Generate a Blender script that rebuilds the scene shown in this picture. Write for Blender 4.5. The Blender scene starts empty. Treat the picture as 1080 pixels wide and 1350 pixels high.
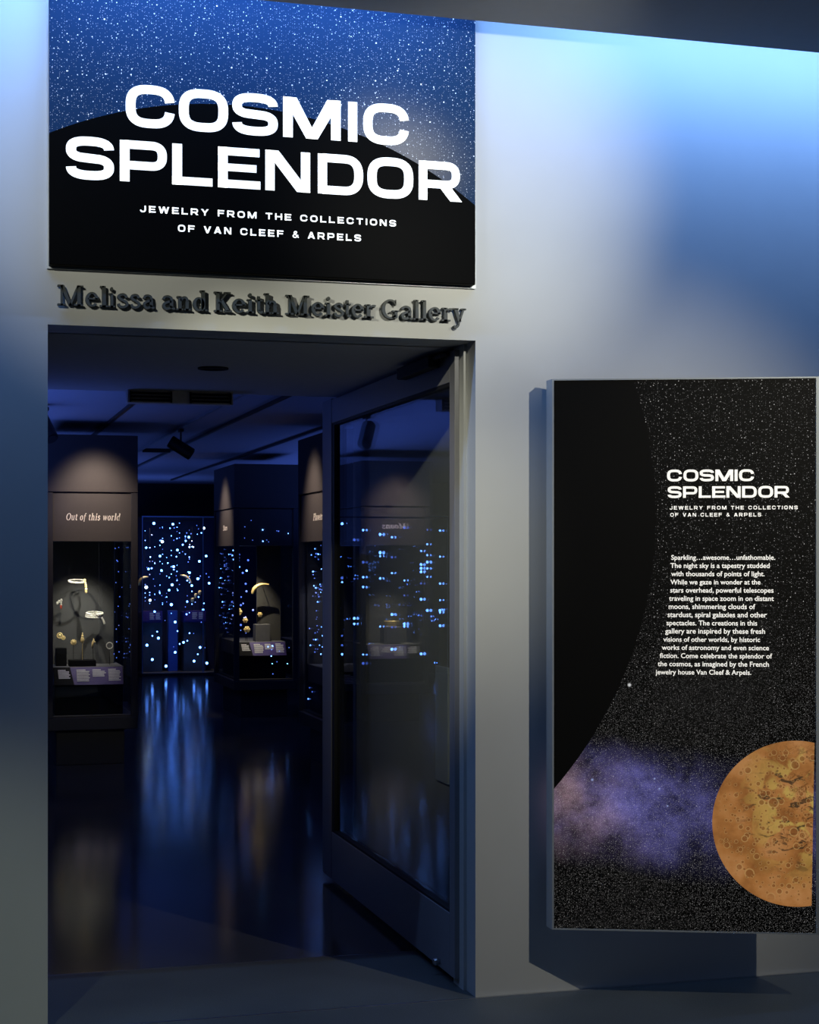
import bpy, bmesh, math, random
from mathutils import Vector, Matrix
random.seed(7)
S = bpy.context.scene
C = S.collection
PI = math.pi

# ------------------------------------------------------------------ camera, world, light, exposure
YAW = 15.9076
cd = bpy.data.cameras.new('camera'); cam = bpy.data.objects.new('camera', cd); C.objects.link(cam)
cam.location = (-1.82985, -5.56784, 1.55)
cam.rotation_euler = (PI/2, 0, -math.radians(YAW))
cd.sensor_fit = 'VERTICAL'; cd.sensor_height = 36.0
cd.lens = 36.0*2180/1350
cd.shift_y = (738-675)/1350
cd.clip_end = 100
S.camera = cam
S.view_settings.view_transform = 'Standard'
S.view_settings.look = 'None'
S.view_settings.gamma = 1
S.view_settings.use_curve_mapping = False
S.view_settings.exposure = 0.0
try:
    S.cycles.transparent_max_bounces = 40
    S.cycles.max_bounces = 10
    S.cycles.sample_clamp_indirect = 4.0
except Exception:
    pass
W = bpy.data.worlds.new('world'); S.world = W; W.use_nodes = True
W.node_tree.nodes['Background'].inputs[0].default_value = (0.34, 0.42, 0.55, 1)
W.node_tree.nodes['Background'].inputs[1].default_value = 0.028

def aim(o, target):
    d = Vector(target)-Vector(o.location)
    o.rotation_euler = d.to_track_quat('-Z', 'Y').to_euler()

def area(name, loc, size, target, power, color, spread=180):
    l = bpy.data.lights.new(name, 'AREA'); l.shape = 'RECTANGLE'; l.size, l.size_y = size
    l.energy = power; l.color = color; l.spread = math.radians(spread)
    o = bpy.data.objects.new(name, l); C.objects.link(o); o.location = loc; aim(o, target)
    return o

def spot(name, loc, target, power, color, angle, blend=0.6, radius=0.03):
    l = bpy.data.lights.new(name, 'SPOT'); l.energy = power; l.color = color
    l.spot_size = math.radians(angle); l.spot_blend = blend; l.shadow_soft_size = radius
    o = bpy.data.objects.new(name, l); C.objects.link(o); o.location = loc; aim(o, target)
    return o

BLUE = (0.20, 0.42, 1.0)
WARMW = (1.0, 0.95, 0.78)
# blue cove strips in the slot between the lobby ceiling and the wall
area('cove_strip_light', (-0.80, -0.36, 3.56), (1.42, 0.02), (-0.80, 0.0, 3.28), 18, BLUE)
area('cove_strip_light', (1.68, -0.36, 3.56), (2.9, 0.02), (1.68, 0.0, 3.12), 31, BLUE)
area('cove_strip_light', (-2.6, -0.36, 3.56), (1.9, 0.02), (-2.6, 0.0, 3.20), 22, BLUE)
# white track spots in the lobby, plus an added floor fill
spot('sign_spot', (0.10, -2.2, 2.9), (-0.02, 0, 2.90), 172, (1.0, 0.98, 0.84), 44, 1.0, 0.02)
spot('sign_spot', (-2.14, -1.8, 2.94), (-1.10, 0, 2.88), 72, (1.0, 0.98, 0.82), 52, 1.0, 0.02)
spot('jamb_spot', (-2.14, -1.8, 2.94), (0.13, 0.80, 1.42), 250, (1.0, 0.97, 0.76), 29, 1.0, 0.015)
spot('lobby_floor_fill', (1.2, -3.2, 3.2), (1.2, -2.0, 0.0), 60, (0.9, 1.0, 0.92), 50, 1.0, 0.03)  # added fill lifting the lobby floor and the bounce onto the soffit
spot('panel_spot', (1.15, -2.3, 2.95), (0.42, 0, 1.25), 140, (1.0, 0.95, 0.80), 62, 1.0, 0.012)
spot('wall_foot_spot', (-2.7, -3.3, 3.25), (-1.75, 0, 0.0), 120, (0.9, 1.0, 0.8), 24, 1.0, 0.03)
# blue wash on the gallery ceiling, an added door fill and the warm case spots
for x_, y_, w_, d_, p_ in ((-1.75, 7.5, 1.1, 10.0, 62), (2.3, 8.6, 1.0, 9.0, 48), (-0.6, 12.6, 1.0, 2.4, 12), (0.2, 15.6, 2.4, 0.8, 9)):
    area('ceiling_uplight', (x_, y_, 1.6), (w_, d_), (x_, y_, 2.6), p_*0.85, (0.09, 0.19, 0.95), 165)
spot('door_fill_light', (-1.4, 2.6, 2.2), (0.0, 1.5, 1.2), 13, (0.25, 0.35, 1.0), 80, 1.0, 0.02)  # added blue fill that lifts the dark door stile and rails

# ------------------------------------------------------------------ materials
def newmat(name):
    m = bpy.data.materials.new(name); m.use_nodes = True
    nt = m.node_tree; nt.nodes.clear()
    out = nt.nodes.new('ShaderNodeOutputMaterial')
    return m, nt, out

def nd(nt, t, **k):
    n = nt.nodes.new(t)
    for a, v in k.items():
        if a.startswith('i_'):
            key = a[2:]
            n.inputs[int(key) if key.isdigit() else key].default_value = v
        else:
            setattr(n, a, v)
    return n

def mth(nt, op, a, b=None, c=None, clamp=False):
    n = nt.nodes.new('ShaderNodeMath'); n.operation = op; n.use_clamp = clamp
    for i, v in enumerate((a, b, c)):
        if v is None: continue
        if isinstance(v, (int, float)): n.inputs[i].default_value = v
        else: nt.links.new(v, n.inputs[i])
    return n.outputs[0]

def mixc(nt, f, a, b, mode='MIX'):
    n = nt.nodes.new('ShaderNodeMix'); n.data_type = 'RGBA'; n.blend_type = mode
    for i, v in ((0, f), (6, a), (7, b)):
        if isinstance(v, (int, float)): n.inputs[i].default_value = v
        elif isinstance(v, tuple): n.inputs[i].default_value = v if len(v) == 4 else v+(1,)
        else: nt.links.new(v, n.inputs[i])
    return n.outputs[2]

def ramp(nt, fac, stops):
    n = nt.nodes.new('ShaderNodeValToRGB'); cr = n.color_ramp
    while len(cr.elements) < len(stops): cr.elements.new(0.5)
    for e, (p, c) in zip(cr.elements, stops):
        e.position = p; e.color = c if len(c) == 4 else tuple(c)+(1,)
    nt.links.new(fac, n.inputs[0]); return n.outputs[0]

def plain(name, col, rough=0.5, metal=0.0, noise=0.06, scale=30.0, bump=0.0, spec=0.5):
    """principled with a slight procedural tone variation"""
    m, nt, out = newmat(name)
    b = nd(nt, 'ShaderNodeBsdfPrincipled'); b.inputs['Roughness'].default_value = rough
    b.inputs['Metallic'].default_value = metal; b.inputs['Specular IOR Level'].default_value = spec
    tc = nd(nt, 'ShaderNodeTexCoord'); nz = nd(nt, 'ShaderNodeTexNoise'); nz.inputs['Scale'].default_value = scale
    nz.inputs['Detail'].default_value = 4
    nt.links.new(tc.outputs['Object'], nz.inputs['Vector'])
    a = tuple(x*(1-noise) for x in col); c = tuple(min(1, x*(1+noise)) for x in col)
    r = ramp(nt, nz.outputs['Fac'], [(0.3, a), (0.7, c)])
    nt.links.new(r, b.inputs['Base Color'])
    if bump:
        bp = nd(nt, 'ShaderNodeBump'); bp.inputs['Strength'].default_value = bump; bp.inputs['Distance'].default_value = 0.002
        nt.links.new(nz.outputs['Fac'], bp.inputs['Height']); nt.links.new(bp.outputs[0], b.inputs['Normal'])
    nt.links.new(b.outputs[0], out.inputs[0]); return m

def lit(name, col, strength, base=(0.8, 0.8, 0.8)):
    m, nt, out = newmat(name)
    b = nd(nt, 'ShaderNodeBsdfPrincipled'); b.inputs['Base Color'].default_value = base+(1,)
    b.inputs['Emission Color'].default_value = col+(1,); b.inputs['Emission Strength'].default_value = strength
    b.inputs['Roughness'].default_value = 0.4
    nt.links.new(b.outputs[0], out.inputs[0]); return m

def glassmat(name, tint=(0.92, 0.95, 0.97), ior=1.5):
    m, nt, out = newmat(name)
    t = nd(nt, 'ShaderNodeBsdfTransparent'); t.inputs[0].default_value = tint+(1,)
    g = nd(nt, 'ShaderNodeBsdfGlossy'); g.inputs['Roughness'].default_value = 0.0; g.inputs[0].default_value = (0.95, 0.97, 1, 1)
    f = nd(nt, 'ShaderNodeFresnel')
    ge = nd(nt, 'ShaderNodeNewGeometry')          # same reflectance entering and leaving the pane
    nt.links.new(mth(nt, 'MULTIPLY_ADD', ge.outputs['Backfacing'], 1/ior-ior, ior), f.inputs[0])
    mx = nd(nt, 'ShaderNodeMixShader')
    nt.links.new(f.outputs[0], mx.inputs[0]); nt.links.new(t.outputs[0], mx.inputs[1]); nt.links.new(g.outputs[0], mx.inputs[2])
    nt.links.new(mx.outputs[0], out.inputs[0]); return m

def stars(nt, vec, scale, r0, r1, keep):
    """voronoi dots: mask 0..1; each cell keeps its star when its random value is above `keep`"""
    v = nd(nt, 'ShaderNodeTexVoronoi'); v.voronoi_dimensions = '2D'; v.inputs['Scale'].default_value = scale
    nt.links.new(vec, v.inputs['Vector'])
    sp = nd(nt, 'ShaderNodeSeparateColor'); nt.links.new(v.outputs['Color'], sp.inputs[0])
    d = v.outputs['Distance']
    rad = mth(nt, 'MULTIPLY_ADD', sp.outputs[1], (r1-r0)*scale, r0*scale)
    m = mth(nt, 'LESS_THAN', d, rad)
    k = mth(nt, 'GREATER_THAN', sp.outputs[0], keep)
    b = mth(nt, 'MULTIPLY_ADD', sp.outputs[2], 0.8, 0.2)
    return mth(nt, 'MULTIPLY', mth(nt, 'MULTIPLY', m, k), b)

def flatvec(nt):
    tc = nd(nt, 'ShaderNodeTexCoord'); sp = nd(nt, 'ShaderNodeSeparateXYZ'); nt.links.new(tc.outputs['Object'], sp.inputs[0])
    cb = nd(nt, 'ShaderNodeCombineXYZ'); nt.links.new(sp.outputs[0], cb.inputs[0]); nt.links.new(sp.outputs[2], cb.inputs[1])
    return cb.outputs[0], sp.outputs[0], sp.outputs[2]

def dist2(nt, x, z, cx, cz):
    a = mth(nt, 'SUBTRACT', x, cx); b = mth(nt, 'SUBTRACT', z, cz)
    return mth(nt, 'SQRT', mth(nt, 'ADD', mth(nt, 'MULTIPLY', a, a), mth(nt, 'MULTIPLY', b, b)))

def smooth(nt, v, lo, hi):
    n = nd(nt, 'ShaderNodeMapRange'); n.interpolation_type = 'SMOOTHSTEP'
    nt.links.new(v, n.inputs[0]); n.inputs[1].default_value = lo; n.inputs[2].default_value = hi
    return n.outputs[0]

M = {}
M['wall'] = plain('painted_wall', (0.50, 0.51, 0.50), 0.55, noise=0.015, scale=6, bump=0.05)
M['lobby_ceiling'] = plain('lobby_ceiling_paint', (0.20, 0.21, 0.23), 0.8, noise=0.02)
M['soffit'] = plain('soffit_paint', (0.60, 0.58, 0.56), 0.8, noise=0.03)
M['dark'] = plain('dark_gallery_paint', (0.022, 0.024, 0.032), 0.7)
M['side'] = plain('side_wall_grey_paint', (0.26, 0.26, 0.23), 0.7)
M['gal_ceiling'] = plain('gallery_ceiling_paint', (0.36, 0.36, 0.38), 0.85, noise=0.02)
M['case'] = plain('case_dark_laminate', (0.045, 0.045, 0.050), 0.5, noise=0.04)
M['case_panel'] = plain('case_grey_panel', (0.066, 0.061, 0.060), 0.6, noise=0.03)
M['case_header'] = plain('case_charcoal_header', (0.058, 0.053, 0.052), 0.6, noise=0.03)
M['black'] = plain('black_matte', (0.006, 0.006, 0.007), 0.7, spec=0.12)
M['track'] = plain('black_track_paint', (0.012, 0.012, 0.014), 0.5)
M['steel'] = plain('brushed_steel', (0.55, 0.56, 0.58), 0.3, 1.0)
M['door_metal'] = plain('dark_grey_door_metal', (0.22, 0.22, 0.235), 0.42, 0.0, noise=0.03)
M['letter_metal'] = plain('dark_grey_green_metal', (0.026, 0.034, 0.034), 0.55, 0.0, noise=0.08)
M['frame'] = plain('satin_aluminium', (0.50, 0.54, 0.56), 0.4, 0.35, noise=0.03)
M['gasket'] = plain('black_gasket', (0.006, 0.006, 0.007), 0.7)
M['deck'] = plain('grey_case_deck', (0.10, 0.10, 0.105), 0.7)
M['backdrop'] = plain('charcoal_backdrop', (0.050, 0.050, 0.050), 0.85, noise=0.05)
M['grille'] = plain('dark_grille', (0.60, 0.54, 0.48), 0.6)
M['purple'] = plain('purple_caption_print', (0.055, 0.028, 0.17), 0.5)
M['caption_ink'] = plain('pale_caption_ink', (0.62, 0.60, 0.60), 0.6)
M['gold'] = plain('pale_gold', (1.0, 0.74, 0.32), 0.3, 0.35)
M['diamond'] = plain('diamond_pave', (0.95, 0.88, 0.72), 0.25, 0.3, noise=0.25, scale=300)
M['glass'] = glassmat('case_glass')
M['door_glass'] = glassmat('tinted_door_glass', (0.88, 0.90, 0.91), 1.55)
M['star_glass'] = glassmat('star_case_glass', (0.9, 0.94, 1.0))
M['letters_lit'] = lit('backlit_white_lettering', (0.95, 1.0, 0.97), 0.95)
M['panel_text'] = lit('backlit_cream_lettering', (1.0, 0.96, 0.86), 0.66)
M['case_text'] = plain('pale_case_lettering', (1.0, 0.93, 0.84), 0.5)
M['led'] = lit('blue_white_led', (0.11, 0.30, 1.0), 12.0)
M['led_dim'] = lit('blue_led', (0.09, 0.20, 1.0), 1.8)
M['led_white'] = lit('white_led', (0.6, 0.8, 1.0), 5.0)
M['blue_column'] = plain('blue_lacquer', (0.03, 0.08, 0.35), 0.4)
M['star_back'] = plain('midnight_blue_back', (0.006, 0.012, 0.06), 0.5)
M['edge_glass'] = plain('polished_glass_edge', (0.35, 0.55, 0.85), 0.2)

# floor: dark polished concrete with fine speckle
def floor_mat():
    m, nt, out = newmat('dark_speckled_floor')
    b = nd(nt, 'ShaderNodeBsdfPrincipled')
    tc = nd(nt, 'ShaderNodeTexCoord')
    v = nd(nt, 'ShaderNodeTexNoise'); v.inputs['Scale'].default_value = 260; v.inputs['Detail'].default_value = 2
    n2 = nd(nt, 'ShaderNodeTexNoise'); n2.inputs['Scale'].default_value = 2.2; n2.inputs['Detail'].default_value = 5
    for x in (v, n2): nt.links.new(tc.outputs['Object'], x.inputs['Vector'])
    c = ramp(nt, v.outputs['Fac'], [(0.30, (0.040, 0.042, 0.044)), (0.68, (0.072, 0.074, 0.074)), (0.76, (0.20, 0.21, 0.21))])
    c2 = ramp(nt, n2.outputs['Fac'], [(0.35, (0.85, 0.85, 0.85)), (0.65, (1.1, 1.1, 1.1))])
    fl = mixc(nt, 1.0, c, c2, 'MULTIPLY')
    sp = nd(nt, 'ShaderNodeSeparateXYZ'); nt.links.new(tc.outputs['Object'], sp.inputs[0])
    inside = smooth(nt, sp.outputs[1], 0.70, 0.76)  # floor colour painted lighter as far as the lintel's shadow edge
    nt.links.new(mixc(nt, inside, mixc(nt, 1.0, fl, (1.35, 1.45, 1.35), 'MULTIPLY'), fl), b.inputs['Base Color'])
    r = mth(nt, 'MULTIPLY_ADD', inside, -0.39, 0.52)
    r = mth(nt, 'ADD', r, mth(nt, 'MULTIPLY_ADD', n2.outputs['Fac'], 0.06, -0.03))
    nt.links.new(r, b.inputs['Roughness'])
    nt.links.new(b.outputs[0], out.inputs[0]); return m
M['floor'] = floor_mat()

# ------------------------------------------------------------------ mesh helpers
def mesh_obj(name, bm, mat, parent=None, loc=None, smooth_=False):
    bmesh.ops.recalc_face_normals(bm, faces=bm.faces)
    me = bpy.data.meshes.new(name); bm.to_mesh(me); bm.free()
    if smooth_:
        for p in me.polygons: p.use_smooth = True
    for mm in (mat if isinstance(mat, (list, tuple)) else [mat]): me.materials.append(mm)
    o = bpy.data.objects.new(name, me); C.objects.link(o)
    if parent is not None: o.parent = parent
    if loc is not None: o.location = loc
    return o

def tag(o, label=None, cat=None, group=None, kind=None):
    if label: o['label'] = label
    if cat: o['category'] = cat
    if group: o['group'] = group
    if kind: o['kind'] = kind
    return o

def empty(name, loc=(0, 0, 0), rz=0.0):
    o = bpy.data.objects.new(name, None); C.objects.link(o); o.location = loc; o.rotation_euler = (0, 0, rz)
    o.empty_display_size = 0.1
    return o

def bx(bm, x0, x1, y0, y1, z0, z1, bev=0.0, mi=0):
    vs = [bm.verts.new(p) for p in ((x0, y0, z0), (x1, y0, z0), (x1, y1, z0), (x0, y1, z0), (x0, y0, z1), (x1, y0, z1), (x1, y1, z1), (x0, y1, z1))]
    fs = [bm.faces.new([vs[i] for i in q]) for q in ((0, 3, 2, 1), (4, 5, 6, 7), (0, 1, 5, 4), (1, 2, 6, 5), (2, 3, 7, 6), (3, 0, 4, 7))]
    for f in fs: f.material_index = mi
    if bev > 0:
        es = list({e for f in fs for e in f.edges})
        r = bmesh.ops.bevel(bm, geom=es, offset=bev, segments=2, affect='EDGES', profile=0.5)
        for f in r['faces']: f.material_index = mi
    return vs

def box(name, x0, x1, y0, y1, z0, z1, mat, parent=None, bev=0.0):
    bm = bmesh.new(); bx(bm, x0, x1, y0, y1, z0, z1, bev)
    return mesh_obj(name, bm, mat, parent)

def prism(bm, pts, z0, z1):
    """closed xy outline extruded in z"""
    a = [bm.verts.new((p[0], p[1], z0)) for p in pts]; b = [bm.verts.new((p[0], p[1], z1)) for p in pts]
    n = len(pts)
    bm.faces.new(a[::-1]); bm.faces.new(b)
    for i in range(n): bm.faces.new((a[i], a[(i+1) % n], b[(i+1) % n], b[i]))

def tube(bm, pts, r, n=8, closed=False, r2=None):
    pts = [Vector(p) for p in pts]; k = len(pts); rings = []
    for i, p in enumerate(pts):
        if closed: t = pts[(i+1) % k]-pts[(i-1) % k]
        else: t = pts[min(i+1, k-1)]-pts[max(i-1, 0)]
        t.normalize()
        u = t.cross(Vector((0, 0, 1)))
        if u.length < 1e-3: u = t.cross(Vector((0, 1, 0)))
        u.normalize(); v = t.cross(u)
        rr = r[i] if isinstance(r, (list, tuple)) else r
        rings.append([bm.verts.new(p+u*math.cos(2*PI*j/n)*rr+v*math.sin(2*PI*j/n)*rr) for j in range(n)])
    for i in range(k if closed else k-1):
        a, b = rings[i], rings[(i+1) % k]
        for j in range(n): bm.faces.new((a[j], a[(j+1) % n], b[(j+1) % n], b[j]))
    if not closed:
        bm.faces.new(rings[0][::-1]); bm.faces.new(rings[-1])

def ball(bm, c, r, sx=1, sy=1, sz=1, seg=10):
    m = Matrix.Translation(c) @ Matrix.Diagonal((sx, sy, sz, 1))
    bmesh.ops.create_uvsphere(bm, u_segments=seg, v_segments=max(6, seg*2//3), radius=r, matrix=m)

# ------------------------------------------------------------------ glyph strokes
def norm_rails(pts, w, closed):
    k = len(pts); L = []; R = []
    for i, (x, y) in enumerate(pts):
        if closed: a, b = pts[(i-1) % k], pts[(i+1) % k]
        else: a, b = pts[max(i-1, 0)], pts[min(i+1, k-1)]
        tx, ty = b[0]-a[0], b[1]-a[1]; l = math.hypot(tx, ty) or 1
        nx, ny = -ty/l, tx/l
        ww = (w[i] if isinstance(w, (list, tuple)) else w)/2
        L.append((x+nx*ww, y+ny*ww)); R.append((x-nx*ww, y-ny*ww))
    return L, R, closed

def st(pts, w, closed=False): return norm_rails(pts, w, closed)
def hs(p, q, w, w2=None):
    w2 = w if w2 is None else w2
    return [(p[0]-w/2, p[1]), (q[0]-w2/2, q[1])], [(p[0]+w/2, p[1]), (q[0]+w2/2, q[1])], False
def hb(x0, x1, yc, t): return [(x0, yc+t/2), (x1, yc+t/2)], [(x0, yc-t/2), (x1, yc-t/2)], False
def vb(xc, y0, y1, t): return [(xc-t/2, y0), (xc-t/2, y1)], [(xc+t/2, y0), (xc+t/2, y1)], False
def sarc(cx, cy, rx, ry, a0, a1, n=2.0, k=28):
    out = []
    for i in range(k+1):
        a = math.radians(a0+(a1-a0)*i/k); c, s = math.cos(a), math.sin(a)
        out.append((cx+rx*math.copysign(abs(c)**(2/n), c), cy+ry*math.copysign(abs(s)**(2/n), s)))
    return out
def thick(k, a0, a1, tv, th):
    """stroke width by angle: tv at the sides, th at top and bottom"""
    out = []
    for i in range(k+1):
        a = math.radians(a0+(a1-a0)*i/k); out.append(th+(tv-th)*abs(math.cos(a))**1.5)
    return out
def spline(P, k=6):
    P = [P[0]]+list(P)+[P[-1]]; out = []
    for i in range(1, len(P)-2):
        p0, p1, p2, p3 = P[i-1:i+3]
        for j in range(k):
            t = j/k
            out.append(tuple(0.5*(2*p1[m]+(p2[m]-p0[m])*t+(2*p0[m]-5*p1[m]+4*p2[m]-p3[m])*t*t+(3*p1[m]-p0[m]-3*p2[m]+p3[m])*t**3) for m in (0, 1)))
    out.append(P[-2]); return out

T = 0.215
def sans(ch):
    """wide heavy grotesque capitals, cap height 1: (strokes, width)"""
    t = T
    if ch in 'OCS&':
        w = {'O': 1.08, 'C': 1.08, 'S': 1.02, '&': 1.0}[ch]; rx = w/2-t/2; ry = 0.52-t/2
        if ch == 'O': return [st(sarc(w/2, .5, rx, ry, 0, 360*(1-1/56), 2.9, 55), t, True)], w
        if ch == 'C': return [st(sarc(w/2, .5, rx, ry, 10, 350, 2.9, 48), t)], w
        if ch == 'S':
            r2 = (0.52-t/2+0.0)/2
            yt, yb = 0.5+r2, 0.5-r2
            top = sarc(w/2, yt, rx, r2, 2, 245, 2.7, 30)
            bot = sarc(w/2, yb, rx, r2, 65, -178, 2.7, 30)
            return [st(top+bot, t)], w
        return [st(spline([(.95, .05), (.62, .38), (.30, .72), (.34, .90), (.50, .95), (.64, .86), (.58, .70), (.28, .48), (.12, .28), (.24, .10), (.48, .07), (.72, .22), (.86, .46)], 5), t*0.8)], w
    if ch == 'I': return [vb(.11, 0, 1, t)], .22
    if ch == 'L': return [vb(t/2, 0, 1, t), hb(0, .88, t*.46, t*.92)], .88
    if ch in 'EF':
        r = [vb(t/2, 0, 1, t), hb(0, .93, 1-t*.46, t*.92), hb(0, .86, .505, t*.86)]
        if ch == 'E': r.append(hb(0, .95, t*.46, t*.92))
        return r, .93
    if ch == 'T': return [hb(0, .98, 1-t*.46, t*.92), vb(.49, 0, 1, t)], .98
    if ch == 'H': return [vb(t/2, 0, 1, t), vb(1.02-t/2, 0, 1, t), hb(0, 1.02, .5, t*.9)], 1.02
    if ch == 'M': return [vb(t/2, 0, 1, t), vb(1.28-t/2, 0, 1, t), hs((.15, 1), (.64, 0), .30, .26), hs((1.13, 1), (.64, 0), .30, .26)], 1.28
    if ch == 'N': return [vb(t/2, 0, 1, t), vb(1.04-t/2, 0, 1, t), hs((.15, 1), (.89, 0), .31)], 1.04
    if ch in 'PR':
        w = 1.05; yb = .40 if ch == 'P' else .42; rx = .26; ry = (1-t*.46-yb)/2; yc = (1-t*.46+yb)/2
        bowl = [(t/2, 1-t*.46)]+sarc(w-t/2-rx, yc, rx, ry, 90, -90, 2.6, 20)+[(t/2, yb)]
        r = [vb(t/2, 0, 1, t), st(bowl, t*.95)]
        if ch == 'R': r.append(hs((.62, .42), (w-.10, 0), .30)); w = 1.08
        return r, w
    if ch == 'D':
        w = 1.07; rx = .36; ry = .5-t*.46
        return [vb(t/2, 0, 1, t), st([(t/2, 1-t*.46)]+sarc(w-t/2-rx, .5, rx, ry, 90, -90, 2.6, 26)+[(t/2, t*.46)], t*.97)], w
    if ch == 'J': return [st([(.86-t/2, 1), (.86-t/2, .5)]+sarc(.43, .42, .43-t/2, .44-t/2, 0, -172, 2.7, 20), t)], .86
    if ch == 'W': return [hs((.13, 1), (.42, 0), .26), hs((.76, 1), (.42, 0), .26), hs((.76, 1), (1.10, 0), .26), hs((1.39, 1), (1.10, 0), .26)], 1.52
    if ch == 'V': return [hs((.13, 1), (.54, 0), .28), hs((.95, 1), (.54, 0), .28)], 1.08
    if ch == 'A': return [hs((.13, 0), (.54, 1), .28), hs((.95, 0), (.54, 1), .28), hb(.28, .80, .27, t*.8)], 1.08
    if ch == 'Y': return [hs((.13, 1), (.53, .40), .29, .26), hs((.93, 1), (.53, .40), .29, .26), vb(.53, 0, .42, t)], 1.06
    return [], .55

def serif(ch):
    """slab serif letters, cap height 1, x height .69"""
    s = .075; X = .69; tv = .165
    def foot(x0, x1): return hb(x0, x1, s/2, s)
    def flag(x0, x1, y): return hb(x0, x1, y-s/2, s)
    if ch == 'M': return [vb(.21, 0, 1, .10), hs((.22, 1), (.61, .03), .20, .16), hs((1.0, 1), (.62, .03), .10, .12), vb(1.04, 0, 1, .17), foot(0, .42), foot(.80, 1.26), flag(0, .26, 1), flag(.98, 1.26, 1)], 1.26
    if ch == 'K': return [vb(.22, 0, 1, .18), foot(0, .46), flag(0, .46, 1), hs((.25, .40), (.74, .97), .11), hs((.42, .58), (.80, .03), .20), foot(.58, 1.02), flag(.56, .95, 1)], 1.02
    if ch == 'G': return [st(sarc(.50, .5, .40, .46, 42, 318, 2, 36), thick(36, 42, 318, .18, .085)), hs((.80, .70), (.82, .99), .09, .06), vb(.84, .06, .42, .17), hb(.60, 1.0, .40, s), st([(.80, .20), (.70, .10), (.60, .06)], .09)], 1.0
    if ch == 'P': return [vb(.22, 0, 1, .16), foot(0, .48), flag(0, .3, 1), st([(.22, .965)]+sarc(.46, .73, .26, .235, 90, -90, 2, 20)+[(.22, .495)], thick(22, 100, -100, .15, .07))], .80
    if ch == 'O': return [st(sarc(.46, .5, .38, .47, 0, 353, 2, 48), thick(48, 0, 353, .15, .07), True)], .92
    if ch == 'S': return [st(spline([(.62, .74), (.54, .90), (.34, .97), (.13, .87), (.13, .70), (.36, .54), (.60, .38), (.64, .20), (.50, .05), (.28, .03), (.10, .12), (.06, .26)], 6), .12)], .72
    if ch == 'e': return [st(sarc(.29, .345, .215, .315, 0, 322, 2, 36), thick(36, 0, 322, .155, .085)), hb(.10, .55, .375, .075)], .58
    if ch == 'o': return [st(sarc(.31, .345, .225, .315, 0, 353, 2, 40), thick(40, 0, 353, .15, .075), True)], .62
    if ch == 'l': return [vb(.19, 0, 1.03, tv), flag(.02, .2, 1.03), foot(0, .38)], .38
    if ch == 'i': return [vb(.19, 0, X, tv), flag(.02, .2, X), foot(0, .38), st(sarc(.18, .90, .047, .047, 0, 345, 2, 16), .094, True)], .38
    if ch == 's': return [st(spline([(.40, .50), (.36, .61), (.24, .655), (.10, .59), (.10, .47), (.25, .37), (.40, .27), (.42, .13), (.28, .035), (.13, .06), (.07, .19)], 6), .115)], .48
    if ch == 'a': return [st(spline([(.07, .50), (.13, .62), (.28, .655), (.41, .58), (.43, .44)], 6), .11), vb(.425, .09, .46, .155), st(spline([(.425, .14), (.47, .05), (.58, .06)], 5), .09), st(spline([(.42, .40), (.24, .36), (.10, .26), (.11, .10), (.22, .035), (.36, .09), (.42, .18)], 6), .12)], .60
    if ch in 'nh':
        top = X if ch == 'n' else 1.03
        return [vb(.19, 0, top, tv), flag(.02, .2, top), foot(0, .36), st(spline([(.22, .46), (.32, .60), (.44, .64), (.55, .58), (.57, .44)], 6), .12), vb(.57, 0, .46, tv), foot(.42, .76)], .76
    if ch == 'd': return [st(sarc(.29, .335, .205, .305, 0, 353, 2, 40), thick(40, 0, 353, .15, .085), True), vb(.51, 0, 1.03, tv), flag(.34, .52, 1.03), foot(.51, .70)], .70
    if ch == 't': return [vb(.21, .12, .86, .15), hb(.02, .42, X-.045, .08), st(spline([(.21, .16), (.25, .06), (.34, .04), (.43, .10)], 5), .10)], .44
    if ch == 'r': return [vb(.19, 0, X, tv), flag(.02, .2, X), foot(0, .42), st(spline([(.21, .44), (.30, .58), (.41, .63), (.50, .59)], 6), [.07]*8+[.10]*6+[.13]*5)], .54
    if ch == 'y': return [hs((.16, X-.03), (.38, .0), .18), hs((.60, X-.03), (.32, -.18), .10), st(spline([(.33, -.16), (.24, -.29), (.13, -.30), (.07, -.22)], 5), .11), flag(0, .32, X), flag(.46, .74, X)], .74
    if ch == 'u': return [vb(.16, .14, X, .13), flag(.02, .2, X), st(spline([(.16, .20), (.22, .06), (.36, .05), (.50, .20)], 5), .09), vb(.52, 0, X, .13), foot(.52, .68)], .68
    if ch == 'f': return [vb(.20, -.20, .80, .12), hb(.04, .44, X-.04, .075), st(spline([(.20, .76), (.25, .93), (.36, .98), (.46, .93)], 5), .10)], .44
    if ch == 'w': return [hs((.14, X), (.30, 0), .13), hs((.48, X), (.31, 0), .08), hs((.48, X), (.66, 0), .13), hs((.84, X), (.67, 0), .08), flag(.02, .26, X)], .92
    return [], .30

def extrude_rails(bm, strokes, fn, y0, y1):
    """stroke rails mapped by fn(gx, gy) -> (x, z), front face at y0, back at y1"""
    for L, R, closed in strokes:
        n = len(L)
        q = []
        for side in (L, R):
            a = [fn(*p) for p in side]
            q.append([bm.verts.new((x, y0, z)) for x, z in a]); q.append([bm.verts.new((x, y1, z)) for x, z in a])
        lf, lb, rf, rb = q
        for i in range(n if closed else n-1):
            j = (i+1) % n
            bm.faces.new((lf[i], lf[j], rf[j], rf[i])); bm.faces.new((lb[i], rb[i], rb[j], lb[j]))
            bm.faces.new((lf[i], lb[i], lb[j], lf[j])); bm.faces.new((rf[i], rf[j], rb[j], rb[i]))
        if not closed:
            for i in (0, n-1): bm.faces.new((lf[i], rf[i], rb[i], lb[i]))

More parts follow.
